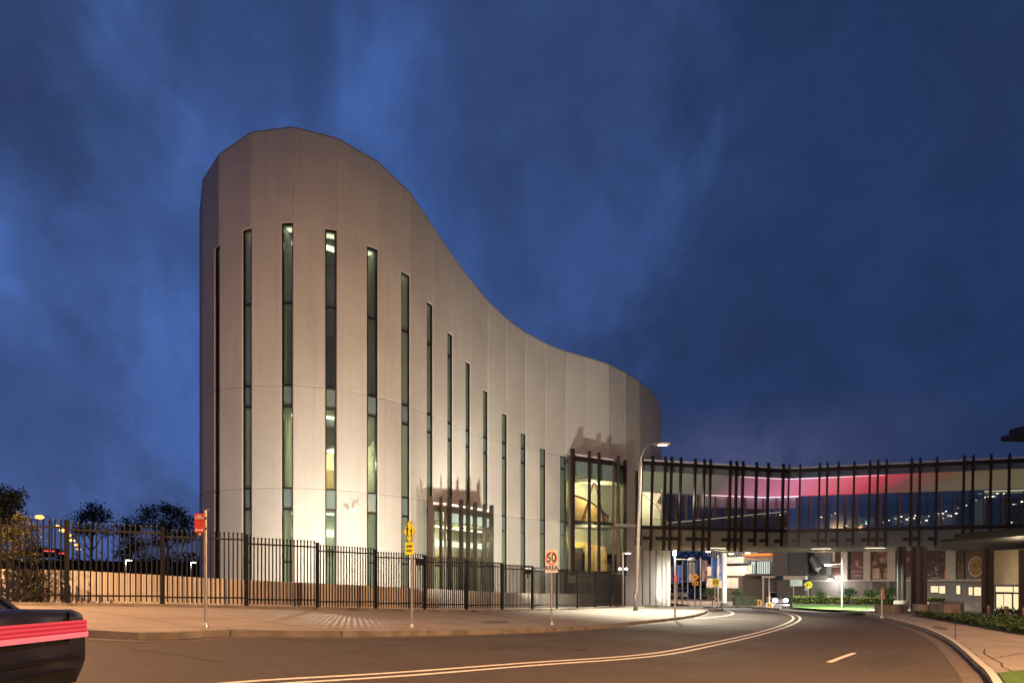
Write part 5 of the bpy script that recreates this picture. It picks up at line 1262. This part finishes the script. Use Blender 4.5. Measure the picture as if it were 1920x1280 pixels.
e0, e1 = px(-40, 1046, 96), px(190, 1050, 104)
struct(MB().prism([(e0.x-30, 90), (e1.x, 92), (e1.x+14, 112), (e0.x-30, 112)], -3, lambda x, y: 1.75+3.1+(.01*(x-e1.x) if x > e1.x else 0)).build('raised_road', M['earth']))

# ================================================================== PLANTS
def leaves(mb_, c_, r_, n_, size, rr, clump=20, sig=2.6):
    """n tufts of leaf-sized faces spread through an ellipsoid; gaps stay open between the tufts"""
    c_ = Vector(c_)
    for _ in range(n_):
        while True:
            v = Vector((rr.uniform(-1, 1), rr.uniform(-1, 1), rr.uniform(-1, 1)))
            if v.length < 1: break
        q = c_+Vector((v.x*r_[0], v.y*r_[1], v.z*r_[2])); sg = size*sig*rr.uniform(.6, 1.3)
        for _k in range(clump):
            o = q+Vector((rr.gauss(0, sg), rr.gauss(0, sg), rr.gauss(0, sg*.6)))
            a = Vector((rr.gauss(0, 1), rr.gauss(0, 1), rr.gauss(0, 1))).normalized(); b = a.cross(Vector((rr.gauss(0, 1), rr.gauss(0, 1), rr.gauss(0, 1)))).normalized()
            a *= size*rr.uniform(.6, 1.2); b *= size*rr.uniform(.25, .5)
            mb_.add([o-a, o+b, o+a, o-b], [(0, 1, 2, 3)])
def tree(name, base, top, blobs, n_, size, m, label, group, seed, trunk_r=.2, cat='tree', clump=22):
    rr = random.Random(seed); base = Vector(base); top = Vector(top)
    t = thing(name, base, label, cat, group)
    tk = MB(); mid_ = base.lerp(top, .5)+Vector((rr.uniform(-.3, .3), 0, 0)); tk.tube([base-Vector((0, 0, .3)), mid_, top], [trunk_r, trunk_r*.75, trunk_r*.45], 9)
    for c_, r_ in blobs:
        c_ = Vector(c_); q = mid_.lerp(top, rr.uniform(.3, 1)); e_ = q.lerp(c_, .85); k_ = q.lerp(e_, .5)+Vector((0, 0, -.15*(e_-q).length))
        tk.tube([q, k_, e_], [trunk_r*.4, trunk_r*.28, trunk_r*.1], 6)
    tk.build('trunk', M['bark'], t, True)
    cr = MB(); tot = sum(r_[0]*r_[2] for _, r_ in blobs)
    for c_, r_ in blobs: leaves(cr, c_, r_, max(8, int(n_*r_[0]*r_[2]/tot)), size, rr, clump)
    cr.build('crown', m, t); return t
def pblobs(lst, Y):
    return [((px(x, y, Y)), (rx*S(Y), rx*S(Y)*.9, ry*S(Y))) for x, y, rx, ry in lst]
GT = 'gum trees beyond the wall'
b_ = lambda x, Y: (px(x, 1100, Y).x, Y, 0)
tree('gum_tree', b_(172, 66), px(174, 985, 66), pblobs([(176, 962, 22, 12), (155, 974, 15, 11), (190, 975, 14, 9), (165, 993, 18, 8), (195, 997, 9, 6), (150, 996, 9, 5), (175, 950, 12, 5)], 66), 95, .15, M['leaf_dark'], 'small dark gum tree with a rounded crown and bare trunk, left of two bushier gums', GT, 3, .2)
tree('gum_tree', b_(245, 72), px(246, 1000, 72), pblobs([(244, 988, 22, 15), (228, 1000, 12, 12), (262, 985, 13, 12), (250, 1020, 24, 14), (240, 1035, 18, 12)], 72), 105, .16, M['leaf_dark'], 'low bushy dark gum tree between the slim gum and the big gum', GT, 5, .2)
tree('gum_tree', b_(318, 64), px(316, 985, 64), pblobs([(285, 962, 14, 13), (305, 953, 18, 9), (328, 962, 20, 12), (345, 980, 16, 18), (310, 985, 18, 16), (340, 1005, 18, 14), (300, 1012, 14, 12), (352, 1000, 8, 10), (270, 968, 8, 8)], 64), 150, .15, M['leaf_dark'], 'largest dark gum tree, its open crown touching the building edge', GT, 8, .24)
tree('gum_tree', b_(-8, 36), px(-6, 970, 36), pblobs([(-5, 948, 30, 26), (14, 932, 17, 13), (22, 940, 10, 8), (-20, 930, 30, 22), (5, 985, 26, 22), (-30, 980, 30, 25), (20, 965, 12, 14), (28, 925, 7, 4)], 36), 280, .10, M['leaf_dark'], 'big black tree cut off by the left edge of the picture', GT, 11, .25)
sb_ = Vector((-12.9, 17.5, g(-12.7, 17)))
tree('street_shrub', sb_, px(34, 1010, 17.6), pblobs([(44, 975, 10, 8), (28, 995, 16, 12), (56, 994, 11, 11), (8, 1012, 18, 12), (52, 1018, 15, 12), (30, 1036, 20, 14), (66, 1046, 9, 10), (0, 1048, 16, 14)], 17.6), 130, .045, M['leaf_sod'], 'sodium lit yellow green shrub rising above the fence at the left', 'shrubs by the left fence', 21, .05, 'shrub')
sb2 = Vector((-12.5, 17.5, g(-12.2, 17)))
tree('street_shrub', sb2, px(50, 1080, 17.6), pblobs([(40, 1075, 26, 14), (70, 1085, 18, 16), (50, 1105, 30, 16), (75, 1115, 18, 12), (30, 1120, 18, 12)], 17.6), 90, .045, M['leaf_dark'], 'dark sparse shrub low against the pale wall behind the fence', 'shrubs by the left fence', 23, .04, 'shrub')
# far-off wood along the left horizon
rr = random.Random(31); fm = MB()
for k in range(130):
    x = rr.uniform(-120, 420); Y = rr.uniform(105, 135); top_ = 1042 if x > 130 else 1050
    hh_ = rr.uniform(0, 22); q = px(x, top_+hh_+14, Y); leaves(fm, q, (3.2, 2.5, 2.2), 6, .36, rr, 12)
fm.add([tuple(px(-200, 1062, 140)), tuple(px(430, 1052, 140)), (px(430, 1052, 140).x, 141, -3), (px(-200, 1062, 140).x, 141, -3)], [(0, 1, 2, 3)])
tag(fm.build('far_wood', M['leaf_dark']), None, None, None, 'stuff')
fm2 = MB()
for k in range(60):
    x = rr.uniform(1236, 1330); Y = rr.uniform(118, 140); q = px(x, rr.uniform(1052, 1100), Y); leaves(fm2, q, (2.6, 2., 2.4), 6, .36, rr, 12)
tag(fm2.build('far_wood', M['leaf_dark']), None, None, None, 'stuff')
# park lights in the dark gap
for x, y, Y, lab in ((236, 1050, 62, 'white park lamp glowing through the fence below the slim gum'), (358, 1054, 66, 'white park lamp glowing beside the building edge')):
    q = px(x, y, Y); t = thing('park_lamp', (q.x, q.y, -.3), lab, 'lamp post', 'white park lamps')
    MB().tube([(q.x, q.y, -.3), (q.x, q.y, q.z)], .05, 8).build('pole', M['galv'], t); MB().box((q.x+.25, q.y, q.z), (.5, .15, .07)).build('lamp_head', M['g_white'], t)
    lamp('park_light', 'POINT', (q.x+.1, q.y-.4, q.z-.2), 40, WHITE, t, radius=.1)
# hedges and bushes on the right verge
def hedge(x0, x1, y0, Y0, yb, label, seed, m=None, depth=1.1, size=.07, Y1=None):
    a, b = px(x0, yb, Y0), px(x1, yb, Y1 or Y0); rr = random.Random(seed); d = (b-a); L = d.length; d.normalize(); nn2 = Vector((-d.y, d.x, 0))
    s0 = S((a.y+b.y)/2); H = (yb-y0)*s0
    t = thing('hedge', (a+b)/2, label, 'hedge', 'clipped hedges on the verge')
    core = MB(); q = [a+nn2*.12, b+nn2*.12, b+nn2*(depth-.12), a+nn2*(depth-.12)]
    core.prism([(v.x, v.y) for v in q], min(a.z, b.z)-.5, min(a.z, b.z)+H-.1); core.build('twigs', M['leaf_dark'], t)
    mb_ = MB(); n_ = int(L*H*150)
    for _ in range(n_):
        u = rr.uniform(0, L); f = rr.random()
        if f < .6: o = a+d*u+nn2*rr.uniform(-.03, .12)+Vector((0, 0, rr.uniform(0, H)))
        else: o = a+d*u+nn2*rr.uniform(0, depth)+Vector((0, 0, H+rr.uniform(-.10, .05)))
        a1 = Vector((rr.gauss(0, 1), rr.gauss(0, 1), rr.gauss(0, .7))).normalized(); b1 = a1.cross(Vector((rr.gauss(0, 1), rr.gauss(0, 1), rr.gauss(0, 1)))).normalized()
        a1 *= size*rr.uniform(.6, 1.2); b1 *= size*rr.uniform(.4, .7)
        mb_.add([o-a1, o+b1, o+a1, o-b1], [(0, 1, 2, 3)])
    mb_.build('foliage', m or M['leaf_hedge'], t); return t
hedge(1489, 1520, 1118, 58, 1133, 'darker clipped hedge behind the twin pole crossing sign', 41)
hedge(1520.5, 1603, 1118, 57.8, 1133, 'bright green clipped hedge along the lawn behind the lamp post', 42)
hedge(1603.5, 1681, 1119.5, 56.6, 1136, 'tallest bright hedge between the lawn and the first drum column', 43)
hedge(1734, 1775, 1119, 55.5, 1134, 'dim hedge between the drum columns and the lit windows', 44)
hedge(1380, 1420, 1115, 64, 1125, 'olive hedge behind the chevron boards across the road', 45, M['leaf_sod'])
def bush(x, y, rx, ry, Y, label, seed, m):
    rr = random.Random(seed); c_ = px(x, y, Y); base = Vector((c_.x, c_.y, g(c_.x, c_.y)))
    t = thing('bush', base, label, 'bush', 'bushes along the club wall'); r_ = (rx*S(Y), rx*S(Y), ry*S(Y))
    tk = MB()
    for k in range(5): tk.tube([base, base.lerp(c_, .6)+Vector((rr.uniform(-.2, .2), rr.uniform(-.2, .2), 0)), c_+Vector((rr.uniform(-.5, .5)*r_[0], rr.uniform(-.5, .5)*r_[1], rr.uniform(0, .4)*r_[2]))], [.04, .03, .015], 5)
    tk.build('stems', M['bark'], t); cr = MB(); leaves(cr, c_, r_, int(60*max(.6, rx/12)), .07, rr, 20); cr.build('foliage', m, t)
bush(1592, 1111, 11, 8, 56, 'round dark bush behind the hedge beside the lawn lamp', 51, M['leaf_bed'])
bush(1632, 1112, 8, 5, 57, 'small bush under the poster with tan shapes', 52, M['leaf_bed'])
bush(1666, 1110, 13, 12, 55, 'largest round bush left of the first drum column', 53, M['leaf_bed'])
bush(1538, 1113, 7, 7, 58, 'dark bush under the club wall duct', 54, M['leaf_bed'])
bush(1381, 1112, 7, 6, 66, 'dark bush in front of the banded building', 55, M['leaf_bed'])
bush(1335, 1108, 14, 9, 70, 'wide dark bush under the plain navy banner', 56, M['leaf_bed'])
# planted bed on the right
bed = pp((1715, 1153), (1760, 1158), (1920, 1164), (1990, 1166), (1990, 1196), (1920, 1190), (1840, 1176), (1760, 1162), (1713, 1154))
struct(sheet(bed, .16, .7, .05).build('soil', M['earth']))
bb = bmesh.new(); rr = random.Random(61); gm = MB()
def inside(poly, x, y):
    c_ = False; n_ = len(poly)
    for i in range(n_):
        (x1, y1), (x2, y2) = poly[i], poly[(i+1) % n_]
        if (y1 > y) != (y2 > y) and x < (x2-x1)*(y-y1)/(y2-y1)+x1: c_ = not c_
    return c_
bx0, bx1 = min(p[0] for p in bed), max(p[0] for p in bed); by0, by1 = min(p[1] for p in bed), max(p[1] for p in bed)
cnt = 0
while cnt < 2300:
    x, y = rr.uniform(bx0, bx1), rr.uniform(by0, by1)
    if not inside(bed, x, y): continue
    cnt += 1; z = g(x, y)+.16; hgt = rr.uniform(.06, .26)
    for k in range(9):
        a = rr.uniform(0, 6.28); l_ = rr.uniform(.07, .17); o = Vector((x+rr.uniform(-.08, .08), y+rr.uniform(-.08, .08), z+hgt*rr.uniform(.3, 1)))
        dv = Vector((math.cos(a), math.sin(a), rr.uniform(-.3, .8))).normalized()*l_; sd = dv.cross(Vector((0, 0, 1))).normalized()*l_*.22
        gm.add([o, o+dv*.5+sd, o+dv, o+dv*.5-sd], [(0, 1, 2, 3)])
bb.free(); tag(gm.build('ground_cover', M['leaf_bed']), None, None, None, 'stuff')
# low curved benches / planter walls, bollards
def low_wall(pts, h_, wd, label, name='bench_wall'):
    line = smooth_line([tuple(gpx(x, y, .13)[:2]) for x, y in pts], .5); mbw = strip(line, 0, wd, .13+h_, h_+.3)
    return tag(mbw.build(name, M['kerb']), label, 'low wall', 'low curved concrete seating walls')
low_wall(((1640, 1147.5), (1660, 1148.5), (1690, 1148), (1702, 1146)), .42, .6, 'pale low concrete seating wall in front of the first drum column')
low_wall(((1746, 1152), (1770, 1154), (1800, 1154), (1808, 1151)), .6, .7, 'low concrete seating wall with a rounded end behind the leafy bed')
low_wall(((1742, 1142), (1770, 1141), (1800, 1141), (1840, 1142)), .45, .5, 'thin pale ledge wall under the lit windows')
for x, yb, yt, lab in ((1854.5, 1156, 1134, 'left brown bollard in front of the entrance'), (1887, 1158, 1136, 'middle brown bollard before the lit doors'), (1921, 1161, 1138, 'right brown bollard cut by the picture edge')):
    p = gpx(x, yb, .13); t = thing('bollard', p, lab, 'bollard', 'bollards at the entrance')
    hgt = (yb-yt)*S(p.y); MB().lathe(p, [(.085, -.1), (.085, hgt-.04), (.07, hgt)], 14).build('post', mat('bollard_timber', (.24, .15, .10), .6), t); MB().lathe(p+Vector((0, 0, hgt*.8)), [(.088, 0), (.088, .05)], 14).build('band', M['galv'], t)
for x, y, Yo, sd in ((1870, 1151, 0, 71), (1880, 1150, 0, 72), (1900, 1151, 0, 73), (1908, 1151, 0, 74)):
    p = gpx(x, y, .13); rr = random.Random(sd); t = thing('agave', p, {1870: 'small spiky plant nearest the dark column at the entrance', 1880: 'spiky plant in front of the left entrance door', 1900: 'broad spiky plant in front of the right entrance door', 1908: 'spiky plant at the right end of the entrance bed'}[x], 'plant', 'spiky plants at the entrance')
    mb_ = MB()
    for k in range(14):
        a = rr.uniform(0, 6.28); l_ = rr.uniform(.35, .6); dv = Vector((math.cos(a)*.8, math.sin(a)*.8, rr.uniform(.4, 1.2))).normalized()*l_; sdv = dv.cross(Vector((0, 0, 1))).normalized()*.05
        mb_.add([p-sdv*.5, p+dv*.5-sdv, p+dv, p+dv*.5+sdv, p+sdv*.5], [(0, 1, 2, 3, 4)])
    mb_.build('leaf_rosette', M['leaf_bed'], t)

# ================================================================== THINGS INSIDE THE BIG BAY
lad = thing('step_ladder', (5.9, 48.8, EYE+4.25), 'red and yellow step ladder standing inside the big bay window', 'ladder')
q0 = Vector((5.75, 48.6, EYE+4.22)); top_ = q0+Vector((.1, 0, 2.9)); lm = mat('ladder_red', (.45, .10, .05), .5); lo = mat('ladder_orange', (.6, .33, .10), .5)
a = MB()
for sx in (-.22, .22): a.bar(q0+Vector((-.75+sx*.4, sx, 0)), top_+Vector((-.05, sx*.5, 0)), .05, .08)
a.build('front_frame', lm, lad)
a = MB()
for k in range(1, 9): u = k/9.; c0 = (q0+Vector((-.75, 0, 0))).lerp(top_+Vector((-.05, 0, 0)), u); a.box(c0, (.12, .42*(1-.4*u), .04))
a.build('tread', lo, lad)
a = MB()
for sx in (-.22, .22): a.bar(q0+Vector((.85+sx*.4, sx, 0)), top_+Vector((.05, sx*.5, 0)), .045, .07)
a.bar(q0.lerp(top_, .35)+Vector((.52, -.2, 0)), q0.lerp(top_, .35)+Vector((.52, .2, 0)), .04, .04); a.build('rear_frame', lm, lad)
MB().box(top_+Vector((0, 0, .03)), (.22, .3, .07)).build('top_cap', M['black'], lad)
lb = MB()
for k in range(15):
    u = k/14; x = 4.0+u*3.1; y = 49.0+u*1.2; lb.v += [(x, y, EYE+4.2), (x, y, EYE+6.3-1.5*u*u)]
lb.f = [(2*k, 2*k+2, 2*k+3, 2*k+1) for k in range(14)]
lb.build('timber_balustrade', M['timber'], theatre)
lb = MB(); lb.tube([(4.0+u*3.1, 48.95+u*1.2, EYE+6.33-1.5*u*u) for u in [k/14 for k in range(15)]], .05, 6); lb.build('balustrade_rail', M['batten'], theatre)
MB().bar((4.0, 48.2, EYE+4.1), (8.1, 50.6, EYE+4.1), 3.4, .18).build('floor_slab', M['slab'], theatre)
lb = MB()
for k in range(13):
    u = k/12; x = 5.3+1.6*u; y = 49.6+math.sin(u*3.14)*.3; lb.v += [(x, y, EYE+.7), (x, y, EYE+2.9-.3*u)]
lb.f = [(2*k, 2*k+2, 2*k+3, 2*k+1) for k in range(12)]; lb.build('timber_drum', M['timber'], theatre)
MB().bar((3.95, 49.4, EYE+2.75), (5.4, 50.1, EYE+2.75), .08, .42).build('timber_band', mat('amber_band', (.6, .42, .10), .5), theatre)
MB().bar((4.0, 49.6, EYE+1.5), (8.0, 51.8, EYE+1.5), .06, 1.3).build('dark_counter', M['batten'], theatre)
MB().bar((3.95, 47.0, EYE+.3), (8.0, 50.0, EYE+.3), .2, .6).build('sill_wall', M['slab'], theatre)
MB().bar((4.1, 48.6, EYE-.6), (8.3, 51.2, EYE-.6), .1, 2.2).build('lower_glazing', M['spandrel'], theatre)
for x, y in ((4.1, 46.6), (5.4, 47.2), (6.5, 48.0), (7.6, 48.8)):
    MB().box((x, y+.6, EYE-.7), (.45, .12, 1.4), .58).build('lower_mullion', M['frame'], theatre)
# room lamps inside the bays and foyer
lamp('bay_light', 'POINT', (6.0, 49.0, EYE+6.5), 520, (1, .86, .52), theatre, radius=.05)
lamp('bay_light', 'POINT', (5.6, 48.4, EYE+3.3), 330, (1, .82, .48), theatre, radius=.05)
lamp('bay_light', 'POINT', (-2.8, 38.4, EYE+2.6), 200, (1, .82, .48), theatre, radius=.05)
for k in range(7):
    q = Vector((rnd.uniform(4.6, 7.4), 0, 0)); q.y = 47.4+(q.x-4.4)*.62; z = EYE+rnd.uniform(2.9, 3.6) if k < 4 else EYE+rnd.uniform(1.0, 1.8)
    t = tag(MB().box((q.x, q.y, z), (.22, .05, .03), 0, Matrix.Rotation(R(30), 3, 'Y')).box((q.x+.18, q.y, z), (.22, .05, .03), 0, Matrix.Rotation(R(-30), 3, 'Y')).build('hanging_ornament', M['flash']), 'small pale winged ornament hanging in the lower part of the big bay window', 'ornament', 'winged ornaments hanging in the bay')
# red emergency/air detail lamps skipped: nothing else hangs inside

pd = Vector((-8.35, 34.0, EYE+6.55)); t = thing('pendant_lamp', pd, 'wide round pendant lamp with a brown rim glowing behind the middle slot windows', 'pendant lamp')
MB().lathe(pd, [(.9, .0), (1.15, .05), (1.15, .32), (1.05, .34)], 30).build('rim', M['batten'], t); MB().lathe(pd+Vector((0, 0, .345)), [(1.0, 0), (.9, .03)], 30).build('diffuser', glow_mat('pendant_glow', (.95, .98, 1), 1.6), t)
MB().lathe(pd-Vector((0, 0, .03)), [(.88, 0), (.8, .028)], 30).build('diffuser', glow_mat('pendant_under', (1, .9, .65), 2.6), t)
MB().tube([pd+Vector((0, 0, .35)), pd+Vector((0, 0, 1.35))], .02, 6).build('cable', M['frame'], t)
lamp('pendant_light', 'POINT', pd-Vector((0, 0, .5)), 260, (1, .84, .52), t, radius=.06)
